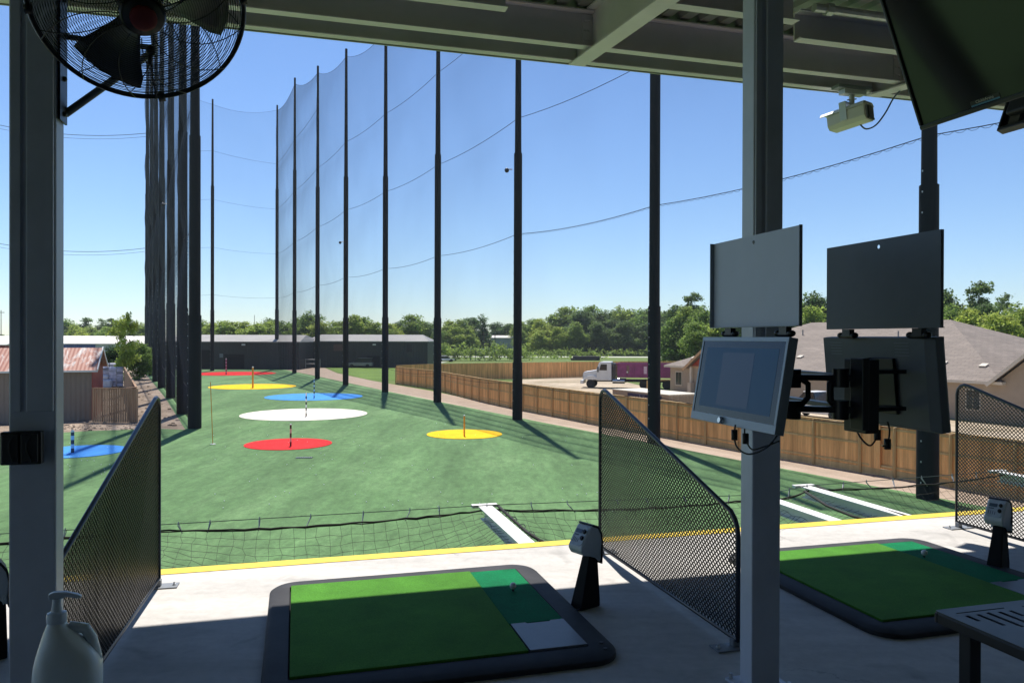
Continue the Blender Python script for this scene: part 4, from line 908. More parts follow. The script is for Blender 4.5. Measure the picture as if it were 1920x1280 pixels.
disc(146, 847, 61, 231, blue_disc, 'small blue round target at the left behind the steel column'); tpole(136, 810, 848, 'b', 'blue and white striped pole in the left blue target', .08)
p = G(399, 832, .03); t = thing('flag_pole', 'thin orange flag stick in a putting cup left of the red target', 'flag stick', (p.x, p.y, .024))
MB().tube([(0, 0, 0), (-.17, .1, 3.35)], .022, 6).build('stick', ST['y'], t); MB().lathe([(.14, 0), (.14, .03), (.1, .03)], 14, (.05, -.1, 0)).build('cup', galv, t)
p = G(570, 858, .03); t = thing('drain_grate', 'small metal drain grate lying on the turf below the near red target', 'grate', (p.x, p.y, .024), .1)
mb = MB()
for k in range(9): mb.box(-.36 + k * .085, -.31 + k * .085, -.12, .12, 0, .03)
mb.box(-.38, .4, -.13, -.12, 0, .035); mb.box(-.38, .4, .12, .13, 0, .035); mb.build('bars', greyw, t)
mb = MB()
for k in range(130):
    if k < 45: px_, py_ = rnd.uniform(120, 300), rnd.uniform(812, 900)
    else: px_, py_ = rnd.uniform(400, 1200), rnd.uniform(790, 960)
    p = G(px_, py_, .04); n_0, l_0 = to_rg(p)
    if n_0 > 26 : continue
    mb.sphere((p.x, p.y, .045), .02, 3)
tag(mb.build('golf_balls', ballm, None), 'stray white golf balls scattered over the turf', 'golf balls', kind='stuff')

# ---------------------------------------------------------------- cedar fences
def fence(name, label, pts, H_, front=True, board=True, frame_sign=-1, mats=(cedar, cedar_frame), gap=.142):
    t = thing(name, label, 'fence', (pts[0].x, pts[0].y, 0)); o0 = Vector((pts[0].x, pts[0].y, 0))
    seg = []; L = 0
    for a, b_ in zip(pts[:-1], pts[1:]): seg.append((L, a, b_)); L += (b_ - a).length
    def at(d):
        for l0, a, b_ in seg:
            ln = (b_ - a).length
            if d <= l0 + ln + 1e-6: u = (d - l0) / ln; return a.lerp(b_, u) - o0, (b_ - a).normalized()
        return pts[-1] - o0, (pts[-1] - pts[-2]).normalized()
    mb = MB(); d = 0.
    while d < L:
        p, dr = at(d + .07); nn = Vector((-dr.y, dr.x, 0)) * frame_sign; q0 = p - dr * .068; q1 = p + dr * .068; h = H_ + rnd.uniform(-.012, .012); z0 = .3 if board else .04
        a0 = q0 - nn * .01; a1 = q1 - nn * .01; b0 = q0 + nn * .01; b1 = q1 + nn * .01
        mb.add([(*a0[:2], z0), (*a1[:2], z0), (*b1[:2], z0), (*b0[:2], z0), (*a0[:2], h), (*a1[:2], h), (*b1[:2], h), (*b0[:2], h)], [(0, 3, 2, 1), (4, 5, 6, 7), (0, 1, 5, 4), (1, 2, 6, 5), (2, 3, 7, 6), (3, 0, 4, 7)]); d += gap
    mb.build('pickets', mats[0], t, fix=False)
    mb = MB()
    npan = max(1, round(L / 2.42)); 
    for k in range(npan):
        pa, _ = at(L * k / npan); pb, _ = at(L * (k + 1) / npan); dr = (pb - pa).normalized(); nn = Vector((-dr.y, dr.x, 0)) * frame_sign
        for z in ((.42, 1.3, H_ - .12) if front else ()): mb.obox(pa + nn * .03 + Vector((0, 0, z)), pb + nn * .03 + Vector((0, 0, z)), .038, .085)
        if board: mb.obox(pa + nn * .012 + Vector((0, 0, .16)), pb + nn * .012 + Vector((0, 0, .16)), .04, .28)
        mb.obox(pa + Vector((0, 0, H_ + .03)), pb + Vector((0, 0, H_ + .03)), .14, .035)
    mb.build('rails', mats[1], t, fix=False)
    if front:
        for k in range(npan + 1):
            p, dr = at(L * k / npan); nn = Vector((-dr.y, dr.x, 0)) * frame_sign; mb = MB(); c = nn * .095; mb.obox(c + Vector((0, 0, 0)), c + Vector((0, 0, H_ - .02)), .09, .09)
            mb.build('post', mats[1], t, fix=False, loc=p)
    return t
fp = [G(743, 719.6), G(813, 730), G(905, 754), G(959, 765.5), G(1066, 786), G(1110, 795), G(1278, 825.5), G(1465, 860), G(1650, 892), rg(29.25, 22), rg(29.2, 4)]
fence('cedar_fence', 'long new cedar fence with posts along the gravel path', fp, 2.12)
f2 = [G(743, 719.6), G(830, 714), G(925, 711.5), G(1090, 707.5), G(1271, 705), G(1420, 702)]
fence('cedar_fence', 'far cedar fence behind the dump truck', f2, 2.3, front=False, board=False)

# ---------------------------------------------------------------- buildings
def hiproof(parent, x0, x1, y0, y1, ze, zr_, inset, mat, ov=.4, name='roof'):
    ym = (y0 + y1) / 2; x0 -= ov; x1 += ov; y0 -= ov; y1 += ov
    v = [(x0, y0, ze), (x1, y0, ze), (x1, y1, ze), (x0, y1, ze), (x0 + inset, ym, zr_), (x1 - inset, ym, zr_), (x0, y0, ze - .18), (x1, y0, ze - .18), (x1, y1, ze - .18), (x0, y1, ze - .18)]
    f = [(0, 1, 5, 4), (2, 3, 4, 5), (1, 2, 5), (3, 0, 4), (6, 7, 1, 0), (7, 8, 2, 1), (8, 9, 3, 2), (9, 6, 0, 3), (9, 8, 7, 6)]
    o = MB().add(v, f).build(name, mat, parent); uvbox(o); return o
def uvbox(o):
    me = o.data; uv = me.uv_layers.new(name='UVMap')
    for p in me.polygons:
        n = p.normal; u = Vector((-n.y, n.x, 0))
        if u.length < 1e-3: u = Vector((1, 0, 0))
        u.normalize(); v = n.cross(u)
        for li in p.loop_indices:
            c = me.vertices[me.loops[li].vertex_index].co; uv.data[li].uv = (c.dot(u), c.dot(v))
# two dark metal sheds at the far end
def shed(label, pxl, pxr, py, depth, ze, zr_, inset, wall, rf):
    a = G(pxl, py); b_ = G(pxr, py); b_.y = a.y; W_ = (b_ - a).length
    t = thing('metal_shed', label, 'shed', (a.x, a.y, 0)); MB().box(0, W_, 0, depth, 0, ze - .05).build('wall', wall, t); hiproof(t, 0, W_, 0, depth, ze, zr_, inset, rf, .3); return t, W_, a
s1, W1, a1 = shed('long dark metal shed with open doorways at the far end of the turf', 300, 565.5, 691.5, 14, 5.05, 6.3, .8, darkwall, roofmetal)
def spx(a, x, y): p = AT(x, y, a.y); return p.x - a.x, p.z
opening = pm('doorway_shade_black', (.008, .008, .009), .9)  # near-black slabs on the walls, painted shade of the open doorways
for (xa, xb, yt) in ((420, 458, 664), (375, 394, 656)):
    x0, z1 = spx(a1, xa, yt); x1, _ = spx(a1, xb, yt); d = MB().box(x0, x1, -.02, .2, .01, z1).build('doorway_shade', opening, s1); MB().box(x0 - .2, x1 + .2, -.06, -.022, z1 + .003, z1 + .25).build('lintel', darkwall, s1)
x0, z1 = spx(a1, 415, 670); MB().box(x0 - .3, x0 + .3, -.1, -.01, z1, z1 + .7).build('electric_meter', greyw, s1)
x0, z1 = spx(a1, 457, 647.5); MB().box(x0 - .3, x0 + .3, -.3, -.01, z1, z1 + .3).build('wall_lamp', whitep, s1)
s2, W2, a2 = shed('wide dark metal shed behind the parked silver car', 570, 803.5, 688.5, 14, 5.15, 6.45, 2.0, darkwall, roofmetal)
x0, z1 = spx(a2, 688, 667); x1, _ = spx(a2, 712, 667); MB().box(x0, x1, -.02, .2, .01, z1).build('doorway_shade', opening, s2)
x0, z1 = spx(a2, 702, 647); MB().box(x0 - .3, x0 + .3, -.3, -.01, z1, z1 + .25).build('wall_lamp', whitep, s2)
x0, z1 = spx(a2, 767, 645); MB().box(x0 - .5, x0 + .5, -.015, .1, z1 - 1.5, z1).build('window', glassm, s2)
x0, z1 = spx(a2, 634, 650); MB().box(x0 - .9, x0 + .9, -.06, -.01, z1 - .8, z1 + .5).build('wall_sign', pm('faded_sign', (.12, .07, .06), .7), s2)
# white tube frame, bin, rack
p0 = G(471, 690.5); t = thing('goal_frame', 'white tube frame standing before the dark shed', 'frame', (p0.x, p0.y - .5, 0)); Wg = AT(517, 660, p0.y).x - p0.x; Hg = AT(471, 660, p0.y).z
mb = MB(); mb.tube([(0, 0, Hg), (Wg, 0, Hg)], .09, 6); mb.tube([(0, 0, Hg * .55), (Wg, 0, Hg * .55)], .08, 6); mb.build('crossbar', whitep, t)
mb = MB(); mb.tube([(0, 0, 0), (0, 0, Hg)], .05, 6); mb.tube([(Wg, 0, 0), (Wg, 0, Hg)], .05, 6); mb.tube([(Wg / 2, 0, 0), (Wg / 2, 0, Hg)], .03, 6); mb.build('upright', greyw, t)
p0 = G(543, 690); t = thing('rubbish_bin', 'tan rubbish bin beside the two farthest right poles', 'bin', (p0.x, p0.y, 0)); MB().box(-.4, .4, -.3, .3, .0, 1.35).build('bin_body', tan, t, bevel=.05); MB().box(-.44, .44, -.34, .34, 1.351, 1.45).build('lid', tan, t, bevel=.03)
p0 = G(571, 690.5); t = thing('pipe_railing', 'pale pipe railing between the two dark sheds', 'railing', (p0.x, p0.y, 0)); Wg = 2.9
mb = MB()
for z in (.9, 1.7): mb.tube([(-1.2, 0, z), (Wg, 0, z)], .06, 6)
for x in (-1.2, .2, Wg): mb.tube([(x, 0, 0), (x, 0, 1.8)], .07, 6)
mb.build('rails', galv, t)
p0 = G(612, 688); t = thing('leaning_poles', 'yellow poles leaning on the wide dark shed', 'poles', (p0.x, p0.y - .3, 0)); 
for dx in (0, .7): MB().tube([(dx + .9, -.8, 0), (dx, 0, 2.4)], .06, 6).build('pole', ST['y'], t)

# left shed with rusty roof (aligned with the range)
c0 = G(172, 787.5); t = thing('tin_shed', 'taupe and red shed with a rusty tin roof at the left', 'shed', (c0.x, c0.y, 0), math.radians(23.3))
MB().box(-14, 0, 0, 8, 0, 3.5).build('wall', beigewall, t); MB().box(.0, .03, .02, 8, 0, 3.5).build('side_wall', redwall, t)
mb = MB(); mb.add([(0.005, 0, 3.5), (0.005, 8, 3.5), (0.005, 4, 4.85)], [(0, 1, 2)]); mb.build('gable', redwall, t)
v = [(-14.2, -.3, 3.48), (.35, -.3, 3.48), (.35, 4, 5.0), (-14.2, 4, 5.0), (.35, 8.3, 3.48), (-14.2, 8.3, 3.48)]
MB().add(v, [(0, 1, 2, 3), (3, 2, 4, 5)]).build('roof', rustroof, t)
mb = MB(); mb.obox((.37, -.32, 3.46), (.37, 4, 4.99), .05, .22); mb.obox((.37, 8.3, 3.46), (.37, 4.05, 4.99), .05, .22); mb.obox((-14.2, -.33, 3.43), (.35, -.33, 3.43), .06, .12); mb.build('roof_trim', whitep, t)
# old picket fence
q1 = G(173, 792.6); q2 = G(257, 793); q3 = G(246, 733) if False else None
qd = rg(0, 1) - rg(0, 0)
fence('picket_fence', 'old brown picket fence beside the tin shed', [q1 + qd * .3, q2, q2 + qd * 42], 2.32, front=False, board=False, mats=(oldwood, oldwood), gap=.165)
# bagged pallets
def pallet(px_, py_, h, label):
    p = G(px_, py_); t = thing('bag_pallet', label, 'pallet of bags', (p.x, p.y, 0), PH, 'pallets of stacked bags'); mb = MB()
    for k in range(5): mb.box(-1.1 + k * .46, -.75 + k * .46, -1, 1, .0, .14)
    mb.build('pallet', oldwood, t)
    bagm = pm('bag_lavender', (.58, .56, .66), .5, 0, .25, 3, island=.45); mb = MB(); z = .15
    while z < h:
        for i in range(3):
            for j in range(2): mb.box(-1.1 + i * .74 + rnd.uniform(0, .03), -.4 + i * .74, -1 + j, -.06 + j + rnd.uniform(0, .04), z + .003, z + .15)
        z += .155
    mb.build('bags', bagm, t, bevel=.04)
pallet(199, 722, 2.5, 'taller pallet of lavender bags left of the leafy tree'); pallet(211, 726, 2.3, 'shorter pallet of lavender bags left of the leafy tree'); 
p = G(196, 727); t = thing('wrapped_load', 'low white wrapped load before the bag pallets', 'load', (p.x, p.y, 0), .3); MB().box(-.9, .9, -.7, .7, 0, 1.0).box(-.7, .5, -.5, .6, 1.002, 1.5).build('wrap', pm('plastic_wrap', (.6, .62, .68), .3, 0, .2, 3), t, bevel=.22)
# long white buildings far left
def longb(label, pxl, pxr, pyb, ze, zr_, depth, wall, rf, name='warehouse'):
    a = G(pxl, pyb); b_ = G(pxr, pyb); t = thing(name, label, 'building', (a.x, a.y, 0)); W_ = b_.x - a.x; MB().box(0, W_, 0, depth, 0, ze - .02).build('wall', wall, t); hiproof(t, 0, W_, 0, depth, ze, zr_, .5, rf, .4); return t, a, W_
palest = m_sheet('pale_roof', (.68, .64, .58), .5)
tw, aw, Ww = longb('long white warehouse with a blue band behind the tin shed', 60, 290, 676, 4.2, 6.1, 25, whitewall, palest)
MB().box(0, AT(179, 650, aw.y).x - aw.x, -.08, -.002, 3.0, 4.1).build('blue_band', bluewall, tw)
tm, am, Wm = longb('maroon building with a pale roof at the left edge', -110, 16, 684, 4.2, 6.0, 20, maroon, palest, 'maroon_building')
tg, ag, Wg_ = longb('small dark house roof among the far left trees', 136, 182, 662, 5.8, 8.2, 12, pm('grey_house', (.2, .2, .2), .8), pm('dark_shingle', (.09, .09, .1), .9), 'far_house')
tf, af, Wf = longb('pale grey building between the far trees', 921, 968, 662, 6.0, 6.9, 18, m_sheet('blue_grey_siding', (.42, .46, .5), .6), palest, 'grey_building')

# big shingled house (aligned with the range), facade at n=55
hc = rg(54.6, 31.3); hs = thing('shingled_house', 'large tan house with wide hipped shingle roof behind the cedar fence', 'house', (hc.x, hc.y, 0), PH)
DP = 23.; LN = 35.
MB().box(0, DP, 0, LN, 0, 2.95).build('wall', housewall, hs)
o = None
def addroof(name, v, f): o = MB().add(v, f).build(name, shingle, hs); uvbox(o); return o
ov = .5; e = 2.9; xr = DP / 2; zrr = 7.55
v = [(-ov, -ov, e), (DP + ov, -ov, e), (DP + ov, LN + ov, e), (-ov, LN + ov, e), (xr, 10.8, zrr), (xr, LN - 9.0, zrr)]
addroof('roof', v, [(3, 0, 4, 5), (0, 1, 4), (1, 2, 5, 4), (2, 3, 5)])
mb = MB(); mb.box(-ov, DP + ov, -ov, LN + ov, e - .2, e - .003); mb.build('soffit', trim, hs)
# front gable wing on the near right
MB().box(-.05, 12, -7.2, -.02, 0, 2.95).build('wing_wall', housewall, hs)
mb = MB(); mb.add([(-.05, -7.2, 2.95), (-.05, -.02, 2.95), (-.05, -3.6, 5.9)], [(0, 1, 2)]); mb.build('wing_gable', housewall, hs)
addroof('wing_roof', [(-.65, -7.7, 2.7), (-.65, .5, 2.7), (-.65, -3.6, 6.15), (12, -7.7, 2.7), (12, .5, 2.7), (12, -3.6, 6.15)], [(0, 2, 5, 3), (2, 1, 4, 5)])
mb = MB(); mb.obox((-.67, .5, 2.62), (-.67, -3.6, 6.07), .05, .22); mb.obox((-.67, -7.7, 2.62), (-.67, -3.65, 6.07), .05, .22); mb.build('rake_trim', trim, hs)
# porch gable with red boards
yg = 24.5
mb = MB(); mb.box(-1.0, -.02, yg, yg + 6, 0, 2.95); mb.build('porch_wall', housewall, hs)
mb = MB(); mb.prism([(yg + .02, 2.96), (yg + 6 - .02, 2.96), (yg + 3, 4.9)], -1.02, -.9, lambda u, v_, w_: (w_, u, v_)); mb.build('porch_gable', redgab, hs)
addroof('porch_roof', [(-1.6, yg - .6, 2.7), (-1.6, yg + 6.6, 2.7), (-1.6, yg + 3, 5.15), (6, yg - .6, 2.7), (6, yg + 6.6, 2.7), (5.5, yg + 3, 5.15)], [(0, 2, 5, 3), (2, 1, 4, 5)])
mb = MB(); mb.obox((-1.62, yg - .6, 2.6), (-1.62, yg + 3, 5.05), .05, .25); mb.obox((-1.62, yg + 6.6, 2.6), (-1.62, yg + 3.05, 5.05), .05, .25); mb.obox((-1.05, yg, 2.9), (-1.05, yg + 6, 2.9), .08, .2); mb.build('porch_trim', pm('cedar_trim', (.5, .32, .18), .7), hs)
for y in (yg + .1, yg + 5.4): MB().box(-1.55, -1.05, y, y + .5, 0, 1.3).build('pilaster', brick, hs); MB().box(-1.4, -1.2, y + .15, y + .35, 1.3, 2.9).build('porch_column', trim, hs)
for y in (1.2, 7., 13.2, 19.5, yg + 2.5, 33):
    xw = -1.06 if y > yg and y < yg + 5 else -.05
    f_ = MB().box(xw - .0, xw + .1, y, y + 1.1, .75, 2.3).build('window', trim, hs); MB().box(xw - .03, xw - .003, y + .1, y + .52, .85, 2.2).build('pane', glassm, f_); MB().box(xw - .03, xw - .003, y + .58, y + 1.0, .85, 2.2).build('pane', glassm, f_)
for y in (4.2, 10.2, 16.4, 22): MB().box(-.1, -.005, y, y + .2, 0, 2.68).build('corner_board', trim, hs)
# roof vents and pipes
def on_roof(x, y): return e + (x + ov) / (xr + ov) * (zrr - e)
for (x, y) in ((2.0, 2.2), (2.2, 5.4), (2.2, 8.6), (2.6, 19.5), (1.6, 33.0)):
    z = on_roof(x, y); o = MB().box(-.26, .26, -.26, .26, .03, .13).build('roof_vent', trim, hs, bevel=.02); o.location = (x, y, z); o.rotation_euler = (0, -math.atan((zrr - e) / (xr + ov)), 0)
for (x, y) in ((7.5, 13), (8.5, 4.5 + 6), (9, 20), (6, 26), (8, 24)):
    z = on_roof(x, y); MB().tube([(x, y, z - .1), (x, y, z + .55)], .06, 8).build('vent_pipe', greyw, hs)
# items in yard
def rb_at(px_, py_, label, name, cat): p = G(px_, py_); return thing(name, label, cat, (p.x, p.y, 0), PH)
t = rb_at(1277, 733, 'dark air conditioning unit against the tan house wall', 'air_conditioner', 'air conditioner'); MB().box(-.5, .5, -.6, .6, .03, .9).build('unit', blackp, t, bevel=.03); MB().lathe([(.36, .9), (.36, .93)], 16).build('fan_grille', greyw, t)
t = rb_at(1266, 731, 'thin wooden rail frame at the corner of the tan house', 'wood_rail', 'rail'); mb = MB(); mb.box(-.05, .05, -.05, .05, 0, 1.1); mb.box(-4, -3.9, -.05, .05, 0, 1.1); mb.box(-4, .05, -.03, .03, 1.1, 1.18); mb.build('rail', cedar_frame, t)
# storage container
ca = rg(30.9, 37.6); ct = thing('storage_container', 'tan steel storage container with a dark sign behind the cedar fence', 'container', (ca.x, ca.y, 0), PH)
mb = MB(); mb.box(0, 2.44, 0, 6.06, .1, 2.26); mb.build('body', tan, ct)
mb = MB()
for k in range(24): mb.box(.1 + k * .096, .15 + k * .096, -.028, -.002, .2, 2.15)
mb.build('ribbed_end', tan, ct)
MB().box(-.04, 2.48, -.03, 6.1, 2.262, 2.33).build('roof_panel', pm('container_roof', (.6, .55, .45), .6), ct, bevel=.01)
MB().box(-.022, -.003, .75, 4.3, 1.55, 2.18).build('sign_panel', pm('sign_navy', (.05, .05, .11), .6), ct)
text_mesh('sign_text', 'mobile mini', .62, pm('sign_lilac', (.4, .38, .5), .6), ct, (-.027, 2.5, 1.9), (PI / 2, 0, -PI / 2), .002, .3)

# ---------------------------------------------------------------- vehicles
def wheel(parent, x, y, r_, w_=.28, rim=chrome, name='wheel'):
    t = MB(); t.lathe([(r_ * .6, -w_ / 2), (r_ * .94, -w_ / 2), (r_, -w_ * .35), (r_, w_ * .35), (r_ * .94, w_ / 2), (r_ * .6, w_ / 2)], 24); t.xf(Matrix.Translation((x, y, r_)) @ Matrix.Rotation(PI / 2, 4, 'X'))
    o = t.build(name, rubber, parent, 'auto'); q = MB(); q.lathe([(r_ * .58, -w_ * .42), (r_ * .58, w_ * .42), (r_ * .3, w_ * .46), (r_ * .12, w_ * .5)], 20); s = -1 if y < 0 else 1
    q.xf(Matrix.Translation((x, y, r_)) @ Matrix.Rotation(-s * PI / 2, 4, 'X')); q.build('rim', rim, o, 'auto'); return o
p = G(1176, 727.5); tr = thing('dump_truck', 'white cab truck carrying a purple dumpster, parked before the far fence', 'truck', (p.x, p.y, 0), PI - math.radians(14))
X0 = 5.1
side = lambda prof_, w0, w1, name, mat, bev=.03: MB().prism(prof_, w0, w1, lambda u, v_, w_: (u, w_, v_)).build(name, mat, tr, bevel=bev)
side([(X0, .95), (X0, 1.7), (X0 - .15, 1.9), (X0 - 1.75, 2.15), (X0 - 1.75, .95)], -.85, .85, 'hood', truckwhite, .12)
side([(X0 - 1.6, .9), (X0 - 1.6, 2.1), (X0 - 1.95, 3.0), (X0 - 2.2, 3.1), (X0 - 3.35, 3.1), (X0 - 3.4, .9)], -1.1, 1.1, 'cab', truckwhite, .1)
mb = MB(); mb.add([(X0 - 1.6, -.95, 2.15), (X0 - 1.6, .95, 2.15), (X0 - 1.91, .88, 2.92), (X0 - 1.91, -.88, 2.92)], [(0, 1, 2, 3)]); o = mb.build('windscreen', glassm, tr)
mb.v = [(x + .03, y, z) for x, y, z in mb.v]; o.data.vertices.foreach_set('co', [c for v_ in mb.v for c in v_])
for y in (-1.115, 1.105): MB().prism([(X0 - 1.95, 2.1), (X0 - 2.15, 2.8), (X0 - 2.85, 2.8), (X0 - 2.85, 2.1)], y, y + .01, lambda u, v_, w_: (u, w_, v_)).build('side_window', glassm, tr)
MB().box(X0, X0 + .05, -.5, .5, 1.0, 1.7).build('grille', cardark, tr); MB().box(X0 - .1, X0 + .28, -1.1, 1.1, .5, .9).build('bumper', truckwhite, tr, bevel=.05)
for y in (-.85, .6): MB().box(X0 + .001, X0 + .06, y, y + .25, 1.1, 1.35).build('headlight', chrome, tr)
for y in (-1.3, 1.22): MB().box(X0 - 1.9, X0 - 1.75, y, y + .08, 1.9, 2.5).build('mirror', cardark, tr)
mb = MB(); mb.box(-5.2, X0 - .5, -.45, .45, .75, 1.05); mb.build('chassis', blackp, tr)
for y in (-1.15, .62):
    MB().prism([(X0 - 1.75, .98), (X0 - 1.65, 1.3), (X0 - 1.2, 1.5), (X0 - .6, 1.45), (X0 - .15, 1.1), (X0 - .15, .98)], y, y + .53, lambda u, v_, w_: (u, w_, v_)).build('mudguard', truckwhite, tr, bevel=.04)
for y in (-1.0, 1.0):
    wheel(tr, X0 - .95, y, .52, .3)
    for x in (-4.6, -3.3, -2.0): wheel(tr, x, y * .9, .52, .5, cardark)
    MB().box(X0 - 3.9, X0 - 3.45 + .0, y - .12, y + .12, .5, 1.2).build('fuel_tank', chrome, tr) if False else None
for y in (-1.12, .7): o = MB().tube([(.2, y + .2, .85), (1.6, y + .2, .85)], .27, 14).build('fuel_tank', chrome, tr, 'auto')
MB().box(1.25, 1.62, -.9, .9, 1.1, 2.9).build('cab_rack', cardark, tr)
mb = MB(); mb.box(-5.4, 1.0, -1.15, -1.05, 1.3, 2.95); mb.box(-5.4, 1.0, 1.05, 1.15, 1.3, 2.95); mb.box(.95, 1.05, -1.05, 1.05, 1.3, 2.95); mb.box(-5.4, -5.3, -1.05, 1.05, 1.3, 2.95); mb.box(-5.3, .95, -1.05, 1.05, 1.3, 1.4)
mb.box(-5.5, 1.2, -1.23, -1.151, 2.8, 2.98); mb.box(-5.5, 1.2, 1.151, 1.23, 2.8, 2.98)
for k in range(8):
    x = -5.3 + k * .88; mb.box(x, x + .13, -1.25, -1.151, 1.3, 2.8); mb.box(x, x + .13, 1.151, 1.25, 1.3, 2.8)
mb.build('dumpster', purple, tr)
MB().box(-2.35, -2.0, 1.155, 1.165, 1.75, 2.6).build('placard', pm('placard_pink', (.65, .5, .6), .5), tr); MB().box(-.35, .0, 1.155, 1.165, 1.75, 2.7).build('placard', pm('placard_dark', (.2, .12, .1), .5), tr); MB().box(-.2, 0.0, 1.166, 1.17, 1.85, 2.02).build('placard_mark', whitep, tr)
def car(px_, py_, yaw, kind, paint, label, L=4.7, H_=1.75, Y=None):
    p = G(px_, py_); t = thing('parked_car', label, 'car', (p.x, p.y, 0), yaw); h = L / 2
    sh = .55 * H_
    MB().prism([(-h, .35), (-h, sh), (h * .55, sh + .02), (h * .97, sh - .12), (h, .35)], -.9, .9, lambda u, v_, w_: (u, w_, v_)).build('body', paint, t, bevel=.08)
    tp = {'suv': [(-h + .05, sh), (-h + .2, H_), (h * .15, H_), (h * .5, sh)], 'pickup': [(-h * .1, sh), (-h * .02, H_), (h * .3, H_), (h * .6, sh)], 'sedan': [(-h * .75, sh), (-h * .4, H_), (h * .15, H_), (h * .55, sh)]}[kind]
    MB().prism(tp, -.78, .78, lambda u, v_, w_: (u, w_, v_)).build('cabin', glassm, t, bevel=.05)
    tq = [(tp[1][0] - .04, H_ + .002), (tp[2][0] + .04, H_ + .002), (tp[2][0], H_ + .05), (tp[1][0], H_ + .05)]; MB().prism(tq, -.8, .8, lambda u, v_, w_: (u, w_, v_)).build('roof_skin', paint, t, bevel=.02)
    for x in (-h * .62, h * .62):
        for y in (-.82, .82): wheel(t, x, y, .36, .22)
    for y in (-.75, .45): MB().box(h - .02, h + .02, y, y + .3, sh - .3, sh - .14).build('headlight', chrome, t)
    return t
car(676, 689, PI, 'suv', carsilver, 'silver grey off-roader parked before the wide dark shed', 4.9, 1.85)
car(812, 677, PI * .9, 'sedan', cardark, 'dark car right of the wide dark shed', 4.5, 1.5); car(835, 678, .3, 'sedan', carwhite, 'white car right of the wide dark shed', 4.3, 1.45)
car(1536, 783, PI * .5 + .6, 'pickup', carwhite, 'white pickup seen between the two touch screens', 5.4, 1.9)
# rack, pipes, utility poles
p = G(882, 676); t = thing('metal_rack', 'pale metal rack frame on the grass beyond the cedar fence', 'rack', (p.x, p.y, 0)); Wr = G(918, 676).x - p.x; mb = MB()
for k in range(5): mb.tube([(Wr * k / 4, 0, 0), (Wr * k / 4, 0, 3.0)], .06, 5); mb.tube([(Wr * k / 4, 1.5, 0), (Wr * k / 4, 1.5, 3.0)], .05, 5)
for z in (1.8, 3.0): mb.tube([(0, 0, z), (Wr, 0, z)], .06, 5); mb.tube([(0, 1.5, z), (Wr, 1.5, z)], .06, 5)
mb.build('frame', galv, t); MB().box(0, Wr, 0, 1.5, 2.3, 2.4).build('shelf', greyw, t)
p = G(1073, 675.5); t = thing('pipe_pile', 'pile of long black pipes on the grass beyond the far fence', 'pipes', (p.x, p.y, 0)); Wr = 6.6
for i, (y, z) in enumerate(((0, .3), (.62, .3), (1.24, .3), (.31, .84), (.93, .84))):
    MB().tube([(rnd.uniform(-.6, .4), y, z), (Wr + rnd.uniform(-.5, .8), y, z)], .3, 10).build('pipe', rubber, t, 'auto')
def upole(px_, py_, ytop, label, arms=True, r_=.14):
    p = G(px_, py_); h = CAM_H + (634 - ytop) / FPX * p.y; t = thing('utility_pole', label, 'utility pole', (p.x, p.y, 0)); MB().tube([(0, 0, 0), (0, 0, h)], [r_, r_ * .7], 8).build('shaft', bark, t)
    if arms: MB().box(-1.1, 1.1, -.08, .08, h - .9, h - .72).build('crossarm', bark, t)
upole(928, 675, 617, 'slim dark utility pole right of the metal rack', False); upole(907, 672, 620, 'pale light pole behind the metal rack'); upole(477, 668, 592, 'thin mast rising from the trees beyond the dark shed', False, .1); 
upole(2, 664, 584, 'pylon cut by the left edge of the view')

# ---------------------------------------------------------------- trees
def crown_mesh(name, lobes, n, size, seed, leafmat, flat=.0, trunk_h=None):
    rs = np.random.RandomState(seed); V = []; tot = sum((l[3] * l[4] * l[5]) ** .67 for l in lobes)
    cen = []
    for (cx, cy, cz, rx, ry, rz) in lobes:
        k = max(6, int(n * ((rx * ry * rz) ** .67) / tot)); ncl = max(5, k // 26)
        d = rs.normal(size=(ncl, 3)); d /= np.linalg.norm(d, axis=1)[:, None]; rr = rs.uniform(.45, 1.03, ncl) ** .6
        cc = d * rr[:, None] * np.array([rx, ry, rz]) + np.array([cx, cy, cz])
        idx = rs.randint(0, ncl, k); sp = .17 * min(rx, ry, rz) + size * .9
        q = cc[idx] + rs.normal(size=(k, 3)) * sp * np.array([1, 1, .6]); cen.append(q)
    cen = np.vstack(cen); cen = cen[cen[:, 2] > .15]; k = len(cen)
    a = rs.normal(size=(k, 3)); a[:, 2] += flat * np.sign(a[:, 2]); a /= np.linalg.norm(a, axis=1)[:, None]
    u = np.cross(a, rs.normal(size=(k, 3))); u /= np.linalg.norm(u, axis=1)[:, None]; v = np.cross(a, u)
    s = (size * rs.uniform(.5, 1.25, k))[:, None]; u = u * s; v = v * s * .62
    P = np.stack([cen - u, cen + v * .9 - u * .1, cen + u, cen - v], 1).reshape(-1, 3).astype(np.float32)
    me = bpy.data.meshes.new(name); me.vertices.add(4 * k); me.vertices.foreach_set('co', P.ravel()); me.loops.add(4 * k); me.loops.foreach_set('vertex_index', np.arange(4 * k, dtype=np.int32))
    me.polygons.add(k); me.polygons.foreach_set('loop_start', np.arange(0, 4 * k, 4, dtype=np.int32)); me.update(calc_edges=True); me.materials.append(leafmat); return me
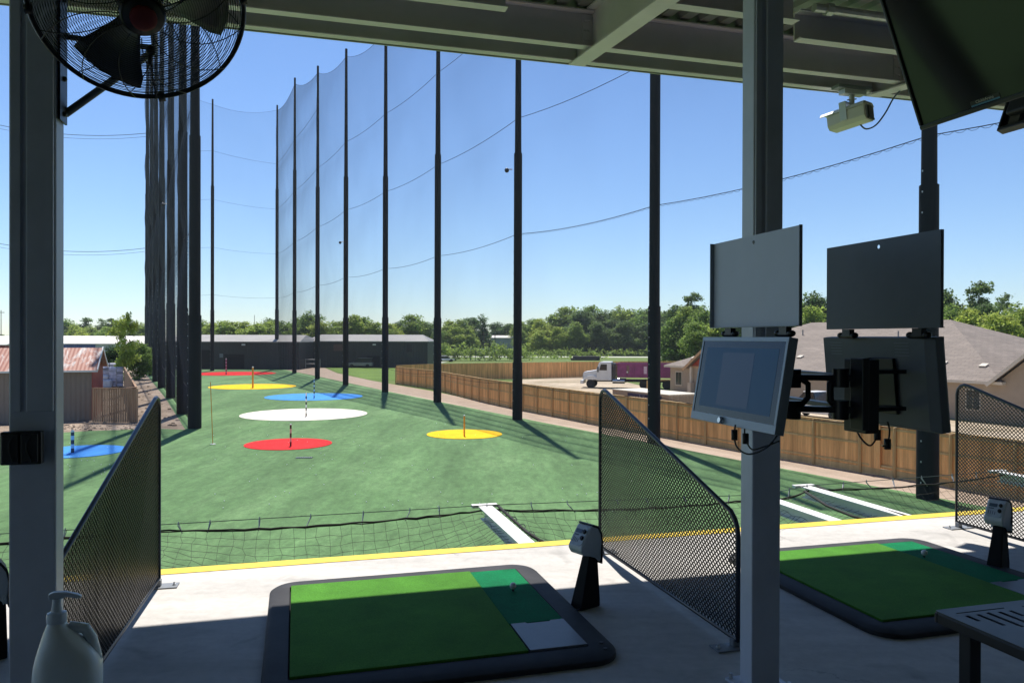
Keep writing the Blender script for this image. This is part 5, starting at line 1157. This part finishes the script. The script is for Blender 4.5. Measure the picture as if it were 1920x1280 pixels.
def trunk_mesh(h, r_, lobes, lean=.0):
    mb = MB(); top = (lean * h, 0, h * .9); mb.tube([(0, 0, -.1), (.02 * h, 0, h * .3), (lean * h * .6, .02 * h, h * .6), top], [r_, r_ * .8, r_ * .55, r_ * .18], 8)
    for l in lobes[:9]:
        z0 = min(h * .75, max(h * .2, l[2] - l[5] * .8)); mb.tube([(lean * z0, 0, z0), ((l[0]) * .5, l[1] * .5, (z0 + l[2]) * .5), (l[0] * .9, l[1] * .9, l[2])], [r_ * .4, r_ * .28, r_ * .1], 5)
    me = bpy.data.meshes.new('trunk'); me.from_pydata(mb.v, [], mb.f); me.materials.append(bark); return me
PROTO = {}
def make_kind(kind, seed):
    rs = random.Random(seed * 13 + len(kind)); H_ = 15.; L = []
    if kind in ('broad', 'bright', 'dark'):
        for k in range(20):
            a = rs.uniform(0, 2 * PI); d = rs.uniform(.8, 4.4); z = 1.6 + 11.2 * (k + rs.random()) / 20; f = 1 - abs(z - 7) / 11; L.append((d * f * math.cos(a), d * f * math.sin(a), z, rs.uniform(1.6, 2.6) * (f + .25), rs.uniform(1.6, 2.6) * (f + .25), rs.uniform(1.3, 2.2)))
        L.append((rs.uniform(-.6, .6), 0, 13.2, 1.6, 1.6, 1.5)); n, sz, tr_ = 11000, .34, .28
        lm = {'broad': leaf_mid, 'bright': leaf_lite, 'dark': leaf_dark}[kind]; fl_ = .5
    elif kind == 'pine':
        for k in range(15):
            a = rs.uniform(0, 2 * PI); z = rs.uniform(6, 14); d = rs.uniform(.6, 3.4) * (1.15 - (z - 6) / 11); L.append((d * math.cos(a), d * math.sin(a), z, rs.uniform(.9, 1.7), rs.uniform(.9, 1.7), rs.uniform(.4, .75)))
        L.append((0, 0, 14.3, .9, .9, .6)); n, sz, tr_, lm, fl_ = 3600, .27, .2, leaf_dark, .6
    elif kind == 'cone':
        for k in range(14):
            z = 1.2 + k * .95; w_ = 2.6 * (1 - z / 15.5) + .3; a = k * 2.4; L.append((w_ * .3 * math.cos(a), w_ * .3 * math.sin(a), z, w_, w_, .9))
        n, sz, tr_, lm, fl_ = 4200, .28, .25, leaf_dark, .3
    elif kind == 'loose':
        for k in range(24):
            a = rs.uniform(0, 2 * PI); z = rs.uniform(3.0, 13.8); d = rs.uniform(.6, 4.4) * (1.1 - abs(z - 9) / 10); L.append((d * math.cos(a), d * math.sin(a), z, rs.uniform(1.0, 1.9), rs.uniform(1.0, 1.9), rs.uniform(.7, 1.3)))
        n, sz, tr_, lm, fl_ = 5200, .30, .22, leaf_lite, .4
    cm = crown_mesh('crown', L, n, sz, seed, lm, fl_); tm_ = trunk_mesh(H_, tr_, L, rs.uniform(-.02, .02)); return cm, tm_
def plant(px_, py_base, ytop, Y, kind, label, grp, seed, wid=1., name=None, jitter=True, z0=0):
    key = (kind, seed % 3)
    if key not in PROTO: PROTO[key] = make_kind(kind, seed % 3 + 1)
    cm, tm_ = PROTO[key]; p = AT(px_, 640, Y); h = CAM_H + (634 - ytop) / FPX * Y
    t = thing(name or {'pine': 'pine_tree', 'cone': 'conifer_tree'}.get(kind, 'leafy_tree'), label, 'tree', (p.x, p.y, z0), rnd.uniform(0, 6.28), grp); s = h / 14.9; t.scale = (s * wid, s * wid, s)
    for nm, me in (('crown', cm), ('trunk', tm_)): o = bpy.data.objects.new(nm, me); COL.objects.link(o); o.parent = t
    return t
gW = 'trees of the wood beyond the road'; gN = 'trees behind the dark sheds'; gL = 'far trees behind the white warehouse'; gR = 'trees behind the shingled house'
# behind white warehouse
for i, (x, y, Y, k) in enumerate([(2, 628, 300, 'dark'), (40, 612, 285, 'broad'), (85, 604, 280, 'broad'), (122, 600, 270, 'broad'), (140, 610, 262, 'bright'), (158, 598, 310, 'pine'), (172, 612, 265, 'broad'), (190, 600, 320, 'pine'), (206, 599, 322, 'pine'), (200, 614, 262, 'bright'), (222, 606, 300, 'pine'), (228, 612, 262, 'broad'), (262, 607, 265, 'broad'), (150, 622, 250, 'bright'), (185, 624, 250, 'broad'), (245, 618, 255, 'dark')]):
    lab = {'pine': 'dark flat-topped pine far behind the white warehouse', 'broad': 'broad green tree far behind the white warehouse', 'bright': 'light green tree far behind the white warehouse', 'dark': 'dark green tree far off at the left'}[k]
    plant(x, 0, y, Y, k, lab, gL, i, 1.25)
# behind dark sheds
for i, (x, y, Y, k, wd) in enumerate([(378, 602, 215, 'broad', 1.2), (402, 606, 205, 'bright', 1.3), (428, 602, 200, 'bright', 1.4), (452, 604, 200, 'bright', 1.4), (480, 606, 198, 'bright', 1.4), (505, 601, 205, 'broad', 1.3), (532, 604, 200, 'broad', 1.3), (505, 598, 240, 'dark', 1.2), (560, 596, 215, 'broad', 1.2), (580, 584, 205, 'broad', 1.05), (604, 603, 200, 'bright', 1.3), (628, 601, 200, 'broad', 1.3), (660, 591, 205, 'bright', 1.15), (684, 594, 210, 'broad', 1.2), (708, 603, 205, 'broad', 1.3), (732, 607, 220, 'bright', 1.2), (750, 602, 230, 'dark', 1.0), (776, 588, 225, 'broad', 1.15), (795, 600, 230, 'dark', 1.2)]):
    lab = {'broad': 'mid green tree behind the dark sheds', 'bright': 'bright green rounded tree behind the dark sheds', 'dark': 'dark green tree behind the dark sheds'}[k]
    plant(x, 0, y, Y, k, lab, gN, i, wd)
# wood beyond road
for i, (x, y, Y, k, wd) in enumerate([(815, 604, 275, 'broad', 1.2), (842, 600, 272, 'bright', 1.2), (866, 598, 275, 'broad', 1.2), (885, 592, 285, 'dark', 1.1), (905, 587, 268, 'cone', 1.5), (932, 602, 320, 'dark', 1.3), (955, 604, 320, 'dark', 1.3), (976, 602, 300, 'broad', 1.2), (1000, 596, 290, 'broad', 1.2), (1016, 597, 278, 'bright', 1.1), (1040, 588, 284, 'broad', 1.2), (1068, 572, 285, 'broad', 1.15), (1090, 578, 272, 'dark', 1.1), (1112, 571, 288, 'broad', 1.15), (1134, 578, 272, 'dark', 1.15), (1158, 574, 276, 'broad', 1.15), (1182, 580, 285, 'dark', 1.2), (1204, 576, 274, 'broad', 1.15), (1230, 578, 280, 'broad', 1.2), (1250, 582, 265, 'dark', 1.1), (1014, 618, 262, 'bright', 1.3), (1048, 612, 262, 'bright', 1.2), (1078, 602, 262, 'broad', 1.1), (1120, 600, 262, 'dark', 1.2), (1170, 598, 262, 'dark', 1.3), (1210, 604, 262, 'dark', 1.3), (855, 612, 262, 'bright', 1.3), (825, 618, 260, 'broad', 1.3), (880, 615, 262, 'broad', 1.1), (944, 640, 275, 'cone', .6), (978, 616, 270, 'broad', 1.1)]):
    lab = {'broad': 'mid green tree of the wood beyond the far road', 'bright': 'light green tree of the wood beyond the far road', 'dark': 'dark green tree of the wood beyond the far road', 'cone': 'dark conical tree at the edge of the far wood'}[k]
    if k == 'cone' and wd < 1: lab = 'small narrow conifer before the pale grey building'
    plant(x, 0, y, Y, k, lab, gW if k != 'cone' else None, i, wd)
# around the house
for i, (x, y, Y, k, wd) in enumerate([(1268, 566, 180, 'dark', .8), (1285, 572, 150, 'broad', .9), (1302, 548, 185, 'pine', .9), (1322, 572, 140, 'broad', .9), (1262, 592, 150, 'broad', 1.), (1310, 600, 125, 'broad', 1.1), (1345, 590, 125, 'bright', 1.1), (1380, 585, 135, 'broad', 1.1), (1420, 580, 140, 'dark', 1.), (1460, 580, 140, 'broad', 1.), (1500, 560, 140, 'broad', .9), (1522, 541, 140, 'dark', .8), (1530, 572, 125, 'bright', 1.), (1560, 560, 140, 'dark', 1.), (1610, 570, 140, 'broad', 1.), (1660, 560, 140, 'broad', 1.), (1710, 560, 140, 'dark', 1.), (1772, 534, 125, 'dark', .8), (1790, 568, 110, 'broad', .9), (1812, 572, 108, 'bright', .9), (1834, 526, 120, 'pine', .95), (1850, 560, 112, 'dark', .8), (1882, 549, 135, 'pine', .9), (1876, 582, 95, 'bright', 1.0), (1905, 566, 100, 'broad', 1.), (1935, 570, 95, 'bright', 1.), (1975, 560, 100, 'dark', 1.), (1758, 560, 118, 'broad', .9)]):
    lab = {'pine': 'tall open pine behind the shingled house', 'broad': 'mid green tree behind the shingled house', 'bright': 'light green rounded tree behind the shingled house', 'dark': 'tall dark tree behind the shingled house'}[k]
    plant(x, 0, y, Y, k, lab, gR, i, wd)
plant(235, 725, 579, 91, 'loose', 'leafy light green tree beside the bag pallets and the left row of poles', None, 1, .64)
plant(212, 700, 648, 98, 'dark', 'small dark bushy tree behind the bag pallets', None, 2, 1.3); plant(190, 700, 668, 99, 'dark', 'low dark shrub right of the rusty roof', None, 0, 1.4); plant(262, 0, 640, 105, 'broad', 'green bush behind the farthest left poles', None, 0, 1.2)
# ground cover along the road and low bushes
me = None
lob = []
for k in range(120):
    x = rnd.uniform(-48, 70); lob.append((x, 252 + rnd.uniform(0, 4), rnd.uniform(.6, 1.6), 2.6, 1.2, rnd.uniform(.8, 1.5)))
for k in range(26): x = rnd.uniform(2, 26); lob.append((x, 214 + rnd.uniform(0, 6), .4, 1.6, 1.2, .6))
for k in range(110):
    x = -62 + k * .6 + rnd.uniform(-.5, .5); lob.append((x, 196 + rnd.uniform(0, 4), rnd.uniform(1, 3.), 2.2, 1.4, 1.8))
for k in range(90): lob.append((-125 + k * 1.2, 236 + rnd.uniform(0, 5), rnd.uniform(1, 3.), 2.6, 1.5, 2.))
for k in range(70): lob.append((rnd.uniform(28, 95), 255 - 1.2 * rnd.uniform(0, 60), 1.2, 3, 2, 2.)) if False else None
cm = crown_mesh('undergrowth', lob, 26000, .32, 5, leaf_mid, .5); o = bpy.data.objects.new('undergrowth', cm); COL.objects.link(o); tag(o, 'low bushes and undergrowth along the far road and wood edge', 'bushes', kind='stuff')
lob = []
for k in range(60):
    q = rg(4.0 - rnd.uniform(0, 9), rnd.uniform(53, 66)); 
cm = None
mb = MB()
for k in range(170):
    q = rg(rnd.uniform(-3.5, 4.6), rnd.uniform(54, 125)); r_ = rnd.uniform(.06, .2); mb.sphere((q.x, q.y, .03), r_, 3, (1, 1, .6))
for k in range(120): q = G(rnd.uniform(118, 300), rnd.uniform(796, 806)); r_ = rnd.uniform(.03, .1); mb.sphere((q.x, q.y, .03), r_, 3, (1, 1, .6))
tag(mb.build('dirt_clods', dirt2), 'loose stones and clods on the dirt bank', 'stones', kind='stuff')
# thin summer haze in the air round the whole place
hm_ = bpy.data.materials.new('summer_haze'); hm_.use_nodes = True; hn = hm_.node_tree.nodes; hn.remove(hn['Principled BSDF'])
pv = hn.new('ShaderNodeVolumePrincipled'); pv.inputs['Color'].default_value = (.85, .92, 1, 1); pv.inputs['Density'].default_value = .00016; pv.inputs['Anisotropy'].default_value = .3
hm_.node_tree.links.new(pv.outputs[0], hn['Material Output'].inputs['Volume'])
tag(MB().box(-620, 620, -75, 720, -1.2, 58).build('haze', hm_), kind='stuff', label='thin pale summer haze in the air')
def split_loose(o, name):
    me = o.data; n = len(me.vertices); par = list(range(n))
    def find(a):
        while par[a] != a: par[a] = par[par[a]]; a = par[a]
        return a
    for p in me.polygons:
        vs = list(p.vertices); r0 = find(vs[0])
        for v in vs[1:]: par[find(v)] = r0
    groups = {}
    for p in me.polygons: groups.setdefault(find(p.vertices[0]), []).append(p)
    if len(groups) < 2: o.name = name; return
    for k, ps in enumerate(groups.values()):
        ids = sorted({v for p in ps for v in p.vertices}); mp_ = {v: i for i, v in enumerate(ids)}
        nm = bpy.data.meshes.new(name); nm.from_pydata([me.vertices[v].co[:] for v in ids], [], [[mp_[v] for v in p.vertices] for p in ps]); nm.materials.append(me.materials[0])
        for q, p in zip(nm.polygons, ps): q.use_smooth = p.use_smooth
        c = o.copy(); c.data = nm; c.name = name; COL.objects.link(c)
    bpy.data.objects.remove(o)
SPL = {'pole_steps': 'pole_step', 'vent_slots': 'vent', 'carabiners': 'carabiner', 'seam_rope': 'seam_rope', 'anchor_bolts': 'anchor_bolt', 'rivets': 'rivet', 'foot_bars': 'foot_bar', 'arm': 'arm', 'crossbar': 'crossbar', 'upright': 'upright', 'latch': 'latch', 'rake_trim': 'rake_trim', 'porch_trim': 'porch_trim', 'roof_trim': 'roof_trim', 'bracket_arm': 'bracket_arm'}
for o in [o for o in bpy.data.objects if o.type == 'MESH' and o.parent and o.name.split('.')[0] in SPL]: split_loose(o, SPL[o.name.split('.')[0]])
bpy.context.view_layer.update()
